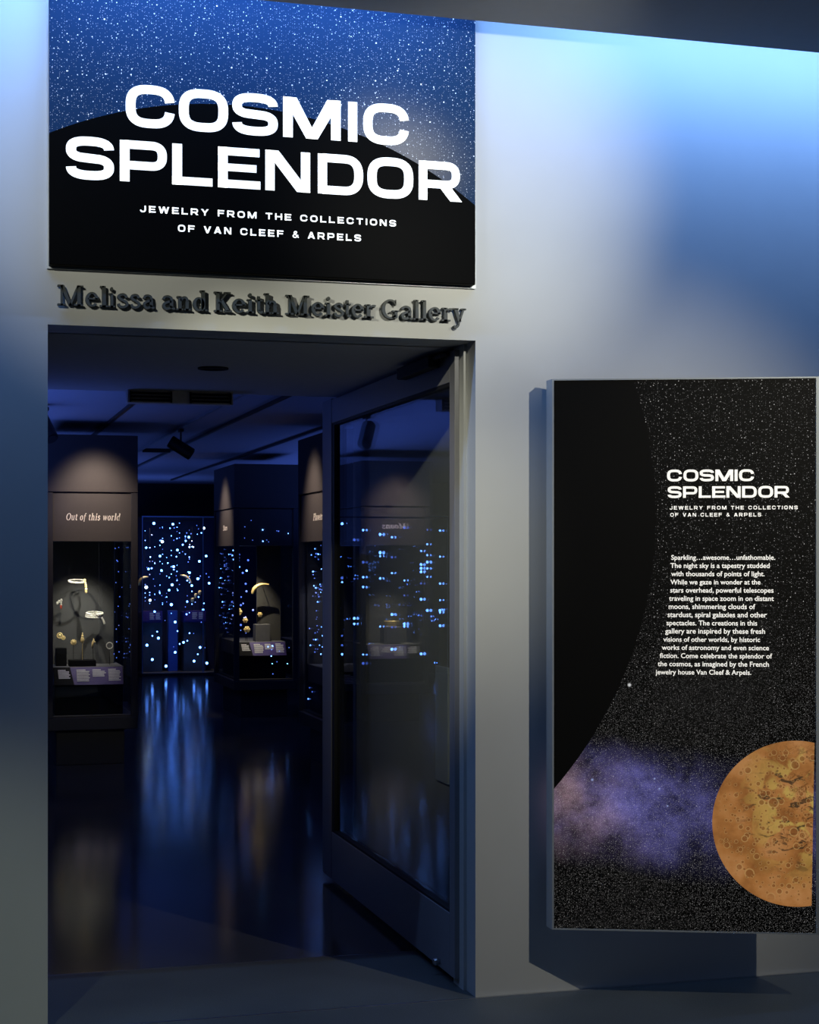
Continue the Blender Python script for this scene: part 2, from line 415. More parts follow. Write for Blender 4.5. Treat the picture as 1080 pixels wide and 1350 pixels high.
def glyph_fit(bm, font, ch, x0, x1, zb, h, y0, y1):
    s_, w = font(ch)
    extrude_rails(bm, s_, lambda gx, gy: (x0+gx/w*(x1-x0), zb+gy*h), y0, y1)

def line_fit(bm, font, text, x0, x1, zb, h, y0, y1, track=0.0, space=0.55, shear=0.0, bold=1.0):
    ws = [font(c)[1] if c != ' ' else space for c in text]
    tot = sum(ws)+track*(len(text)-1); k = (x1-x0)/tot; x = 0.0
    for c, w in zip(text, ws):
        if c != ' ':
            o = x
            sts = []
            for L_, R_, cl_ in font(c)[0]:
                mid = [((a[0]+b[0])/2, (a[1]+b[1])/2) for a, b in zip(L_, R_)]
                sts.append(tuple([(m[0]+(a[0]-m[0])*bold, m[1]+(a[1]-m[1])*bold) for a, m in zip(q_, mid)] for q_ in (L_, R_))+(cl_,))
            extrude_rails(bm, sts, lambda gx, gy: (x0+(o+gx+shear*gy)*k, zb+gy*h), y0, y1)
        x += w+track

def font_line(bm, text, x0, x1, zb, y, bold=0.014, depth=0.0006):
    """a line of built-in font text laid flat in xz facing -y, fitted to x0..x1"""
    cu = bpy.data.curves.new('t', 'FONT'); cu.body = text; cu.offset = bold; cu.extrude = 0.02; cu.resolution_u = 3
    o = bpy.data.objects.new('t', cu); C.objects.link(o)
    dg = bpy.context.evaluated_depsgraph_get()
    me = bpy.data.meshes.new_from_object(o.evaluated_get(dg))
    xs = [v.co.x for v in me.vertices]; a, b = min(xs), max(xs); k = (x1-x0)/(b-a)
    for v in me.vertices:
        x, yy, zz = v.co; v.co = (x0+(x-a)*k, y-depth if zz > 0 else y, zb+yy*k)
    bm.from_mesh(me)
    bpy.data.objects.remove(o); bpy.data.curves.remove(cu); bpy.data.meshes.remove(me)

# ------------------------------------------------------------------ the setting
H_OPEN = 2.326
def struct(o, label=None): return tag(o, label, None, None, 'structure')
bm = bmesh.new(); bx(bm, -5.0, 6.0, -8.0, 18.0, -0.10, 0.0)
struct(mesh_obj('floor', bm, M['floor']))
bm = bmesh.new()
bx(bm, 0.0, 4.2, 0.0, 0.22, 0.0, 3.75); bx(bm, -3.6, -1.483, 0.0, 0.22, 0.0, 3.75); bx(bm, -1.483, 0.0, 0.0, 0.22, H_OPEN, 3.75)
struct(mesh_obj('wall_front', bm, M['wall']), 'pale grey lobby wall around the gallery doorway')
bm = bmesh.new(); bx(bm, -4.5, 5.0, -7.0, -0.40, 3.323, 3.62); bx(bm, -4.5, 5.0, -0.50, 0.22, 3.62, 3.80)
struct(mesh_obj('ceiling_lobby', bm, M['lobby_ceiling']), 'grey lobby ceiling ending in a light slot along the wall')
bm = bmesh.new(); bx(bm, -1.75, 0.30, 0.20, 2.12, H_OPEN, 2.75)
struct(mesh_obj('ceiling_vestibule', bm, M['soffit']), 'dark soffit inside the doorway')
bm = bmesh.new(); bx(bm, 0.13, 0.30, 0.22, 2.32, 0.0, H_OPEN)
struct(mesh_obj('wall_right', bm, M['side']), 'dark side wall behind the open glass door')
bm = bmesh.new(); bx(bm, -1.75, -1.60, 0.22, 2.12, 0.0, H_OPEN)
struct(mesh_obj('wall_left', bm, M['dark']))
bm = bmesh.new(); bx(bm, -5.0, 5.6, 2.12, 17.5, 2.60, 2.75)
struct(mesh_obj('ceiling_gallery', bm, M['gal_ceiling']), 'blue-lit gallery ceiling')
bm = bmesh.new(); bx(bm, -5.0, 5.6, 17.3, 17.5, 0.0, 2.60)
struct(mesh_obj('wall_back', bm, M['dark']), 'dark far wall of the gallery')
bm = bmesh.new(); bx(bm, 5.4, 5.6, 2.12, 17.3, 0.0, 2.60); bx(bm, -5.0, -4.8, 2.12, 17.3, 0.0, 2.60)
bx(bm, 0.30, 5.4, 2.12, 2.30, 0.0, 2.60); bx(bm, -4.8, -1.75, 2.12, 2.30, 0.0, 2.60)
struct(mesh_obj('wall_gallery', bm, M['dark']))
bm = bmesh.new(); bx(bm, -1.483, 4.2, -0.012, -0.004, 0.0, 0.0015)
struct(mesh_obj('trim_1', bm, M['steel']), 'thin metal strip in the floor at the doorway')

# ------------------------------------------------------------------ big backlit sign over the doorway
def sign_mat():
    m, nt, out = newmat('starry_sign_print')
    b = nd(nt, 'ShaderNodeBsdfPrincipled'); b.inputs['Roughness'].default_value = 0.42; b.inputs['Specular IOR Level'].default_value = 0.012
    vec, x, z = flatvec(nt)
    d = dist2(nt, x, z, -0.8735, 1.6649)
    hill = mth(nt, 'LESS_THAN', d, 1.4167)
    s1 = stars(nt, vec, 62, 0.0009, 0.0019, 0.55)
    s2 = stars(nt, vec, 130, 0.0006, 0.0012, 0.55)
    s3 = stars(nt, vec, 24, 0.0014, 0.0028, 0.60)
    sm = mth(nt, 'MAXIMUM', s1, mth(nt, 'MAXIMUM', mth(nt, 'MULTIPLY', s2, 0.45), s3))
    # dusty dawn glow printed along the right of the limb
    g = smooth(nt, mth(nt, 'SUBTRACT', d, 1.4167), 0.30, 0.0)
    gx = smooth(nt, dist2(nt, x, z, -0.28, 2.96), 0.34, 0.0)
    glow = mth(nt, 'MULTIPLY', g, gx)
    sky = mixc(nt, glow, (0.013, 0.036, 0.080), (0.17, 0.16, 0.15))
    sky = mixc(nt, sm, sky, (0.9, 0.9, 0.9))
    nt.links.new(mixc(nt, hill, sky, (0.003, 0.003, 0.003)), b.inputs['Base Color'])
    inv = mth(nt, 'SUBTRACT', 1.0, hill)
    e = mth(nt, 'MULTIPLY', mth(nt, 'MULTIPLY', sm, inv), 0.42)
    b.inputs['Emission Color'].default_value = (0.85, 0.92, 1, 1)
    nt.links.new(e, b.inputs['Emission Strength'])
    nt.links.new(b.outputs[0], out.inputs[0]); return m
M['sign'] = sign_mat()
SY = -0.05
sg = empty('gallery_sign', (-0.75, 0, 2.515))
tag(sg, 'large starry backlit exhibition sign mounted on the wall above the gallery doorway', 'sign')
def child(o, p):
    o.parent = p; o.matrix_parent_inverse = Matrix.Translation(p.location).inverted() if p.rotation_euler[2] == 0 else p.matrix_basis.inverted(); return o
bm = bmesh.new(); bx(bm, -1.481, -0.016, SY, -0.012, 2.515, 3.58, 0.003); child(mesh_obj('sign_face', bm, M['sign']), sg)
bm = bmesh.new(); bx(bm, -1.486, -0.003, -0.013, 0.0, 2.508, 3.585); child(mesh_obj('backing_tray', bm, M['frame']), sg)
bm = bmesh.new()
for ch, a, b_ in [('C', -1.234, -1.071), ('O', -1.058, -0.892), ('S', -0.878, -0.722), ('M', -0.704, -0.503), ('I', -0.477, -0.444), ('C', -0.423, -0.259)]:
    glyph_fit(bm, sans, ch, a, b_, 2.9865, 0.1365, SY-0.0012, SY+0.001)
for ch, a, b_ in [('S', -1.428, -1.272), ('P', -1.253, -1.097), ('L', -1.08, -0.945), ('E', -0.926, -0.785), ('N', -0.765, -0.61), ('D', -0.583, -0.423), ('O', -0.408, -0.244), ('R', -0.224, -0.069)]:
    glyph_fit(bm, sans, ch, a, b_, 2.802, 0.136, SY-0.0012, SY+0.001)
child(mesh_obj('title_text', bm, M['letters_lit']), sg)
bm = bmesh.new()
line_fit(bm, sans, 'JEWELRY FROM THE COLLECTIONS', -1.187, -0.306, 2.7035, 0.0215, SY-0.001, SY+0.001, 0.42, 0.50)
line_fit(bm, sans, 'OF VAN CLEEF & ARPELS', -1.061, -0.431, 2.6455, 0.0225, SY-0.001, SY+0.001, 0.42, 0.50)
child(mesh_obj('subtitle_text', bm, M['letters_lit']), sg)

# ------------------------------------------------------------------ raised metal lettering on the lintel
gl = empty('wall_lettering', (-0.75, 0, 2.388))
tag(gl, 'raised dark metal serif lettering on the wall between the big sign and the doorway', 'lettering')
for ch, a, b_ in [('M', -1.453, -1.369), ('e', -1.362, -1.32), ('l', -1.316, -1.288), ('i', -1.286, -1.266), ('s', -1.26, -1.222), ('s', -1.217, -1.182), ('a', -1.175, -1.134), ('a', -1.111, -1.065), ('n', -1.062, -1.014), ('d', -1.007, -0.958), ('K', -0.935, -0.874), ('e', -0.872, -0.827), ('i', -0.824, -0.799), ('t', -0.795, -0.768), ('h', -0.765, -0.713), ('M', -0.689, -0.606), ('e', -0.598, -0.554), ('i', -0.551, -0.526), ('s', -0.521, -0.485), ('t', -0.484, -0.459), ('e', -0.456, -0.414), ('r', -0.411, -0.369), ('G', -0.349, -0.288), ('a', -0.281, -0.235), ('l', -0.234, -0.21), ('l', -0.207, -0.182), ('e', -0.179, -0.135), ('r', -0.132, -0.09), ('y', -0.091, -0.042)]:
    bm = bmesh.new()
    glyph_fit(bm, serif, ch, a, b_, 2.388, 0.067, -0.024, -0.007)
    cx = (a+b_)/2
    tube(bm, [(cx, -0.012, 2.41), (cx, 0.0, 2.41)], 0.0025, 6)
    child(mesh_obj('letter', bm, M['letter_metal']), gl)

# ------------------------------------------------------------------ angled lightbox panel on the right
def panel_mat():
    m, nt, out = newmat('milky_way_panel_print')
    b = nd(nt, 'ShaderNodeBsdfPrincipled'); b.inputs['Roughness'].default_value = 0.45; b.inputs['Specular IOR Level'].default_value = 0.06
    vec, x, z = flatvec(nt)
    limb = mth(nt, 'LESS_THAN', dist2(nt, x, z, -1.1240, 1.4577), 1.4829)
    # galaxy band: tilted, noisy
    n1 = nd(nt, 'ShaderNodeTexNoise'); n1.inputs['Scale'].default_value = 5.5; n1.inputs['Detail'].default_value = 9; n1.inputs['Roughness'].default_value = 0.68
    n2 = nd(nt, 'ShaderNodeTexNoise'); n2.inputs['Scale'].default_value = 3.0; n2.inputs['Detail'].default_value = 6
    n3 = nd(nt, 'ShaderNodeTexNoise'); n3.inputs['Scale'].default_value = 420; n3.inputs['Detail'].default_value = 2
    for n in (n1, n2, n3): nt.links.new(vec, n.inputs['Vector'])
    zz = mth(nt, 'ADD', z, mth(nt, 'MULTIPLY', x, 0.13))
    off = mth(nt, 'ADD', zz, mth(nt, 'MULTIPLY_ADD', n2.outputs['Fac'], 0.24, -0.12))
    dz = mth(nt, 'ABSOLUTE', mth(nt, 'SUBTRACT', off, 0.47))
    band = smooth(nt, dz, 0.25, 0.0)
    core = smooth(nt, dist2(nt, x, z, 0.20, 0.44), 0.55, 0.0)
    cloud = ramp(nt, n1.outputs['Fac'], [(0.38, (0, 0, 0)), (0.60, (0.55, 0.55, 0.55)), (0.72, (1, 1, 1))])
    bw = nd(nt, 'ShaderNodeRGBToBW'); nt.links.new(cloud, bw.inputs[0])
    dens = mth(nt, 'MULTIPLY', band, mth(nt, 'MULTIPLY_ADD', bw.outputs[0], 0.9, 0.12))
    dens = mth(nt, 'MULTIPLY', dens, mth(nt, 'MULTIPLY_ADD', core, 0.7, 0.45))
    grain = mth(nt, 'MULTIPLY_ADD', n3.outputs['Fac'], 2.4, -0.35, True)
    dens = mth(nt, 'MULTIPLY', dens, mth(nt, 'MULTIPLY_ADD', grain, 1.3, 0.10))
    hue = mixc(nt, mth(nt, 'MULTIPLY', smooth(nt, x, 0.42, 0.0), smooth(nt, n2.outputs['Fac'], 0.35, 0.62)), (0.17, 0.16, 0.52), (0.42, 0.27, 0.33))
    gal = mixc(nt, dens, (0.0, 0.0, 0.0), hue)
    s1 = stars(nt, vec, 70, 0.0007, 0.0016, 0.50)
    s2 = stars(nt, vec, 150, 0.0005, 0.0010, 0.60)
    s3 = stars(nt, vec, 260, 0.0004, 0.0008, 0.45)
    low = smooth(nt, z, 1.25, 0.75)
    sm = mth(nt, 'MAXIMUM', mth(nt, 'MULTIPLY', s1, mth(nt, 'MULTIPLY_ADD', low, -0.45, 0.75)), mth(nt, 'MULTIPLY', s2, 0.35))
    sm = mth(nt, 'MAXIMUM', sm, mth(nt, 'MULTIPLY', mth(nt, 'MULTIPLY', s3, 0.35), mth(nt, 'MULTIPLY_ADD', low, 0.9, 0.1)))
    col = mixc(nt, 1.0, gal, mixc(nt, sm, (0, 0, 0), (1.0, 0.97, 0.95)), 'ADD')
    # one bright star by the limb
    bs = smooth(nt, dist2(nt, x, z, 0.2677, 0.8624), 0.0085, 0.002)
    col = mixc(nt, bs, col, (0.75, 0.75, 0.75))
    for sx, sz, r in ((0.1382, 0.5286, 0.007), (0.355, 0.535, 0.005), (0.372, 0.50, 0.005), (0.40, 0.44, 0.005)):
        col = mixc(nt, smooth(nt, dist2(nt, x, z, sx, sz), r, 0.0), col, (0.35, 0.42, 0.8))
    col = mixc(nt, limb, col, (0.0, 0.0, 0.0))
    b.inputs['Base Color'].default_value = (0.010, 0.0097, 0.009, 1)
    nt.links.new(col, b.inputs['Emission Color']); b.inputs['Emission Strength'].default_value = 0.75
    nt.links.new(b.outputs[0], out.inputs[0]); return m
M['panel'] = panel_mat()

def planet_mat():
    m, nt, out = newmat('cratered_orange_planet_print')
    b = nd(nt, 'ShaderNodeBsdfPrincipled'); b.inputs['Roughness'].default_value = 0.45
    vec, x, z = flatvec(nt)
    n1 = nd(nt, 'ShaderNodeTexNoise'); n1.inputs['Scale'].default_value = 11; n1.inputs['Detail'].default_value = 8
    n2 = nd(nt, 'ShaderNodeTexNoise'); n2.inputs['Scale'].default_value = 6.5; n2.inputs['Detail'].default_value = 6; n2.inputs['Distortion'].default_value = 1.4
    n3 = nd(nt, 'ShaderNodeTexNoise'); n3.inputs['Scale'].default_value = 19; n3.inputs['Detail'].default_value = 5; n3.inputs['Distortion'].default_value = 1.0
    mp = nd(nt, 'ShaderNodeMapping'); mp.inputs['Rotation'].default_value = (0, 0, 0.6); mp.inputs['Scale'].default_value = (1, 2.2, 1); mp.inputs['Location'].default_value = (3, 1, 0)
    nt.links.new(vec, mp.inputs[0])
    nt.links.new(vec, n1.inputs['Vector']); nt.links.new(vec, n2.inputs['Vector']); nt.links.new(mp.outputs[0], n3.inputs['Vector'])
    base = ramp(nt, n1.outputs['Fac'], [(0.34, (0.27, 0.100, 0.024)), (0.50, (0.42, 0.170, 0.045)), (0.66, (0.52, 0.235, 0.080))])
    inner = smooth(nt, dist2(nt, x, z, 0.90, 0.45), 0.33, 0.05)
    n4 = nd(nt, 'ShaderNodeTexNoise'); n4.inputs['Scale'].default_value = 34; n4.inputs['Detail'].default_value = 7; n4.inputs['Distortion'].default_value = 2.2; nt.links.new(vec, n4.inputs['Vector'])
    base = mixc(nt, mth(nt, 'MULTIPLY', smooth(nt, n4.outputs['Fac'], 0.50, 0.66), inner), base, (0.20, 0.075, 0.018))
    yel = mth(nt, 'MULTIPLY', smooth(nt, n2.outputs['Fac'], 0.47, 0.56), inner)
    base = mixc(nt, mth(nt, 'MULTIPLY', yel, 0.85), base, (0.60, 0.42, 0.10))
    dk = mth(nt, 'MULTIPLY', smooth(nt, n3.outputs['Fac'], 0.56, 0.64), smooth(nt, dist2(nt, x, z, 0.87, 0.43), 0.27, 0.12))
    base = mixc(nt, mth(nt, 'MULTIPLY', dk, 0.9), base, (0.035, 0.022, 0.012))
    for sc, keep, R in ((26, 0.35, 0.30), (13, 0.45, 0.26), (48, 0.3, 0.30)):
        v = nd(nt, 'ShaderNodeTexVoronoi'); v.voronoi_dimensions = '2D'; v.inputs['Scale'].default_value = sc; nt.links.new(vec, v.inputs['Vector'])
        sp = nd(nt, 'ShaderNodeSeparateColor'); nt.links.new(v.outputs['Color'], sp.inputs[0])
        rr = mth(nt, 'MULTIPLY_ADD', sp.outputs[1], R*0.6, R*0.4)
        q = mth(nt, 'DIVIDE', v.outputs['Distance'], rr)
        on = mth(nt, 'MULTIPLY', mth(nt, 'GREATER_THAN', sp.outputs[0], keep), smooth(nt, dist2(nt, x, z, 0.845, 0.384), 0.29, 0.24))
        rim = mth(nt, 'MULTIPLY', mth(nt, 'MULTIPLY', smooth(nt, q, 0.72, 0.9), smooth(nt, q, 1.12, 0.95)), on)
        pit = mth(nt, 'MULTIPLY', smooth(nt, q, 0.85, 0.70), on)
        base = mixc(nt, mth(nt, 'MULTIPLY', pit, 0.7), base, (0.22, 0.075, 0.018))
        base = mixc(nt, mth(nt, 'MULTIPLY', rim, 0.6), base, (0.58, 0.36, 0.13))
    b.inputs['Base Color'].default_value = (0.05, 0.03, 0.015, 1)
    nt.links.new(base, b.inputs['Emission Color']); b.inputs['Emission Strength'].default_value = 0.68
    nt.links.new(b.outputs[0], out.inputs[0]); return m
M['planet'] = planet_mat()

PA = math.radians(-20.992); PW, PH = 0.9205, 1.9365
ib = empty('information_panel', (0.25, -0.11, 0.249), PA)
tag(ib, 'tall angled backlit information panel with galaxy and orange planet on the right-hand wall', 'panel')
ca, sa = math.cos(PA), math.sin(PA)
def back(u, d):
    """local xy of the point d metres behind panel-face position u, measured square to the wall"""
    return (u-d*(-sa)*1.0 if False else u+d*sa, d*ca)
# frame: four sides, mitred prism whose returns run square to the wall
t_ = 0.006
bm = bmesh.new()
def fr(u0, u1, z0, z1, d0, d1):
    prism(bm, [back(u0, d0), back(u1, d0), back(u1, d1), back(u0, d1)], z0, z1)
fr(-0.003, 0.003, 0.0, PH, -0.003, 0.055); fr(PW-0.011, PW, 0.0, PH, -0.003, 0.055)
fr(0.003, PW-0.011, 0.0, 0.005, -0.003, 0.055); fr(0.003, PW-0.011, PH-0.005, PH, -0.003, 0.055)
mesh_obj('frame', bm, M['frame'], ib)
bm = bmesh.new(); prism(bm, [(0.003, 0.0), (PW-0.011, 0.0), back(PW-0.011, 0.05), back(0.003, 0.05)], 0.005, PH-0.005)
mesh_obj('print_face', bm, M['panel'], ib)
bm = bmesh.new()
pts = [(x, z) for x, z in sarc(0.8429, 0.384, 0.2885, 0.2885, 0, 358, 2, 120) if x <= PW-0.0112]
pts = sorted(pts, key=lambda p: math.atan2(p[1]-0.384, p[0]-0.70) % (2*PI))
f0 = [bm.verts.new((x, -0.0006, z)) for x, z in pts]; f1 = [bm.verts.new((x, 0.0004, z)) for x, z in pts]
bm.faces.new(f0); bm.faces.new(f1[::-1])
for i in range(len(pts)): bm.faces.new((f0[i], f0[i-1], f1[i-1], f1[i]))
tag(mesh_obj('planet_print', bm, M['planet'], ib), 'cratered orange planet printed on the panel')
bm = bmesh.new()
line_fit(bm, sans, 'COSMIC', 0.3982, 0.6985, 1.5755, 0.040, -0.001, 0.0005, 0.10)
line_fit(bm, sans, 'SPLENDOR', 0.4004, 0.8195, 1.5175, 0.040, -0.001, 0.0005, 0.10)
mesh_obj('title_text', bm, M['panel_text'], ib)
bm = bmesh.new()
line_fit(bm, sans, 'JEWELRY FROM THE COLLECTIONS', 0.4069, 0.8480, 1.4765, 0.0125, -0.001, 0.0005, 0.40, 0.50)
line_fit(bm, sans, 'OF VAN CLEEF & ARPELS', 0.4093, 0.7229, 1.4520, 0.0125, -0.001, 0.0005, 0.40, 0.50)
mesh_obj('subtitle_text', bm, M['panel_text'], ib)
bm = bmesh.new()
BODY = ['Sparkling\u2026awesome\u2026unfathomable.', 'The night sky is a tapestry studded', 'with thousands of points of light.', 'While we gaze in wonder at the', 'stars overhead, powerful telescopes', 'traveling in space zoom in on distant', 'moons, shimmering clouds of', 'stardust, spiral galaxies and other', 'spectacles. The creations in this', 'gallery are inspired by these fresh', 'visions of other worlds, by historic', 'works of astronomy and even science', 'fiction. Come celebrate the splendor of', 'the cosmos, as imagined by the French', 'jewelry house Van Cleef & Arpels.']
XS = [(0.4127, 0.7708), (0.4098, 0.7517), (0.4127, 0.7344), (0.4098, 0.7205), (0.4092, 0.765), (0.4051, 0.7662), (0.404, 0.7026), (0.3999, 0.7419), (0.3964, 0.709), (0.3917, 0.7361), (0.3853, 0.7188), (0.38, 0.7494), (0.373, 0.7604), (0.366, 0.7494), (0.3584, 0.6887)]
for i, (tx, (a, b_)) in enumerate(zip(BODY, XS)): font_line(bm, tx, a, b_, 1.3012-0.02862*i, -0.0002)
mesh_obj('body_text', bm, M['panel_text'], ib)
for u, zc in ((0.16, 0.35), (0.16, 1.6), (0.78, 0.35), (0.78, 1.6)):
    p = back(u, 0.05); dist = 0.11+0.3583*u-0.05
    q = (p[0]+dist*sa, p[1]+dist*ca)
    w = 0.02
    bm = bmesh.new(); prism(bm, [(p[0]-w, p[1]), (p[0]+w, p[1]), (q[0]+w, q[1]), (q[0]-w, q[1])], zc-0.02, zc+0.02)
    mesh_obj('wall_bracket', bm, M['track'], ib)

# ------------------------------------------------------------------ open glass door
dr = empty('door_1', (0, 0.22, 0))
tag(dr, 'tall grey framed glass door standing open at the right of the doorway', None, None, 'structure')
def dpart(name, mat, *boxes, bev=0.002):
    bm = bmesh.new()
    for q in boxes: bx(bm, *q, bev)
    return child(mesh_obj(name, bm, mat), dr)
dpart('top_rail', M['door_metal'], (-0.03, 0.025, 0.215, 2.100, 2.200, 2.312))
dpart('bottom_rail', M['door_metal'], (-0.03, 0.025, 0.215, 2.100, 0.030, 0.256))
dpart('hinge_stile', M['door_metal'], (-0.03, 0.025, 0.150, 0.214, 0.030, 2.312))
dpart('lock_stile', M['door_metal'], (-0.03, 0.025, 2.108, 2.295, 0.030, 2.318))
dpart('inner_stile', M['gasket'], (-0.026, 0.022, 2.062, 2.101, 0.256, 2.200), (-0.026, 0.022, 2.1005, 2.1075, 0.030, 2.312), bev=0)
dpart('glass_pane', M['door_glass'], (-0.012, 0.004, 0.214, 2.062, 0.256, 2.200), bev=0)
dpart('glazing_bead', M['gasket'], (-0.026, 0.02, 0.214, 2.062, 2.188, 2.2005), (-0.026, 0.02, 0.214, 2.062, 0.2555, 0.266), bev=0)
cl = dpart('door_closer', M['gasket'], (-0.075, -0.0305, 0.33, 0.78, 2.266, 2.312), bev=0.006)
bm = bmesh.new(); tube(bm, [(-0.052, 0.33, 2.300), (-0.052, 0.24, 2.300), (-0.04, 0.20, 2.302)], 0.009, 8); child(mesh_obj('closer_arm', bm, M['gasket']), dr)
bm = bmesh.new(); ball(bm, (-0.045, 0.334, 0.052), 0.014, 1, 1, 1, 12); tube(bm, [(-0.045, 0.334, 0.052), (-0.029, 0.334, 0.052)], 0.009, 10)
tag(child(mesh_obj('floor_lock', bm, M['steel'], None, None, True), dr), 'small chrome lock on the bottom rail')
# jamb stop beside the hinge
bm = bmesh.new(); bx(bm, -0.012, 0.0, 0.10, 0.22, 0.0, H_OPEN)
struct(mesh_obj('trim_2', bm, M['wall']), 'grey door stop on the right jamb')

o = box('wall_plate', 0.118, 0.13, 0.715, 0.885, 0.655, 1.12, M['frame'], None, 0.002)
tag(o, 'narrow pale plate on the side wall, seen through the glass door near its hinge', 'plate')

# ------------------------------------------------------------------ soffit fittings
bm = bmesh.new()
rg = sarc(0, 0, 0.062, 0.062, 0, 355, 2, 40); ri = sarc(0, 0, 0.050, 0.050, 0, 355, 2, 40)
dl = empty('downlight', (-0.761, 1.08, H_OPEN)); tag(dl, 'round unlit recessed downlight in the dark soffit over the doorway', 'downlight')
n = len(rg)
a = [bm.verts.new((x, y, 0)) for x, y in rg]; b_ = [bm.verts.new((x, y, -0.006)) for x, y in rg]; c_ = [bm.verts.new((x, y, -0.006)) for x, y in ri]
for i in range(n):
    bm.faces.new((a[i], a[i-1], b_[i-1], b_[i])); bm.faces.new((b_[i], b_[i-1], c_[i-1], c_[i]))
mesh_obj('trim_ring', bm, M['gasket'], dl)
bm = bmesh.new(); a = [bm.verts.new((x, y, -0.006)) for x, y in ri]; b_ = [bm.verts.new((x*0.7, y*0.7, -0.002)) for x, y in ri]
for i in range(n): bm.faces.new((a[i], a[i-1], b_[i-1], b_[i]))
bm.faces.new(b_)
mesh_obj('baffle', bm, M['black'], dl)

vt = empty('air_vent', (-0.757, 2.05, 2.275)); tag(vt, 'twin slotted air vent bar along the inner edge of the dark soffit', 'vent')
bm = bmesh.new(); bx(bm, -1.0, -0.515, 2.03, 2.115, 2.268, 2.327, 0.003); child(mesh_obj('housing', bm, M['grille']), vt)
for x0, x1 in ((-0.985, -0.805), (-0.71, -0.53)):
    bm = bmesh.new()
    for zz in (2.275, 2.291, 2.307): bx(bm, x0, x1, 2.018, 2.031, zz, zz+0.009)
    bx(bm, x0-0.006, x0, 2.016, 2.031, 2.270, 2.321); bx(bm, x1, x1+0.006, 2.016, 2.031, 2.270, 2.321)
    child(mesh_obj('louver', bm, M['black']), vt)

# ------------------------------------------------------------------ gallery ceiling tracks and spotlights
GZ = 2.60
for x, y0, y1, mat, lab in ((-0.585, 2.45, 16.0, 'track', 'black lighting track on the blue ceiling, first from the left'),
                            (0.005, 2.45, 16.0, 'steel', 'silvery lighting track on the blue ceiling carrying the black spotlight'),
                            (0.30, 2.45, 16.0, 'track', 'black lighting track just right of the silvery one'),
                            (1.09, 2.45, 16.0, 'track', 'black lighting track furthest right, running over the display cases')):
    bm = bmesh.new(); bx(bm, x-0.013, x+0.013, y0, y1, GZ-0.020, GZ)
    if mat == 'steel': bx(bm, x-0.006, x+0.006, y0, y1, GZ-0.023, GZ-0.020)
    tag(mesh_obj('lighting_track', bm, M[mat if mat != 'steel' else 'door_metal']), lab, 'lighting track', 'tracks on the gallery ceiling')
o = box('ceiling_conduit', 0.025, 0.28, 10.10, 10.16, GZ-0.035, GZ, M['track'])
tag(o, 'short dark cross bar between two ceiling tracks', 'conduit')

def spotlight(loc, az, el, label):
    t = empty('track_spotlight', loc); tag(t, label, 'spotlight', 'black track spotlights')
    drop = GZ-0.023-loc[2]
    bm = bmesh.new(); bx(bm, -0.016, 0.016, -0.06, 0.06, drop-0.022, drop, 0.003); mesh_obj('track_adapter', bm, M['track'], t)
    bm = bmesh.new(); tube(bm, [(0, 0, drop-0.02), (0, 0, 0.0)], 0.007, 8); mesh_obj('stem', bm, M['track'], t)
    d = Vector((math.cos(el)*math.cos(az), math.cos(el)*math.sin(az), math.sin(el)))
    bm = bmesh.new()
    tube(bm, [-d*0.10, -d*0.094, d*0.094, d*0.10], [0.046, 0.05, 0.05, 0.047], 24); mesh_obj('lamp_can', bm, M['track'], t)
    bm = bmesh.new(); tube(bm, [d*0.1005, d*0.104], 0.038, 20); mesh_obj('lens', bm, M['gasket'], t)
    return t
spotlight((0.005, 7.43, 2.43), math.radians(-10), math.radians(-32), 'black track spotlight hanging from the silvery ceiling track')
spotlight((-1.13, 5.85, 2.44), math.radians(-60), math.radians(-50), 'black track spotlight half hidden behind the left door jamb')

# ------------------------------------------------------------------ display cases
CZ = dict(top=2.49, seam=2.06, gt=1.69, gb=0.375, bot=0.27)
def led_set(parent, pts, name='star_light'):
    protos = {}
    for (x, y, z, r, kind) in pts:
        r *= 0.86
        key = (round(r, 4), kind)
        if key not in protos:
            bm = bmesh.new(); ball(bm, (0, 0, 0), r, seg=8)
            o = mesh_obj(name, bm, M[kind], parent, (x, y, z), True); protos[key] = o
        else:
            o = protos[key].copy(); C.objects.link(o); o.parent = parent; o.location = (x, y, z)

def text_part(parent, text, face, w, d, zc, h, width, ucen=None):
    bm = bmesh.new()
    line_fit(bm, serif, text, -width/2, width/2, zc-h*0.4, h, -0.0012, 0.0006, 0.10, 0.34, 0.22, 1.2)
    o = mesh_obj('header_text', bm, M['case_text'], parent)
    if face == 'front': o.location = (ucen if ucen is not None else w/2, 0.012, 0)
    else: o.location = (0.012, ucen if ucen is not None else d/2, 0); o.rotation_euler = (0, 0, -PI/2)
    return o

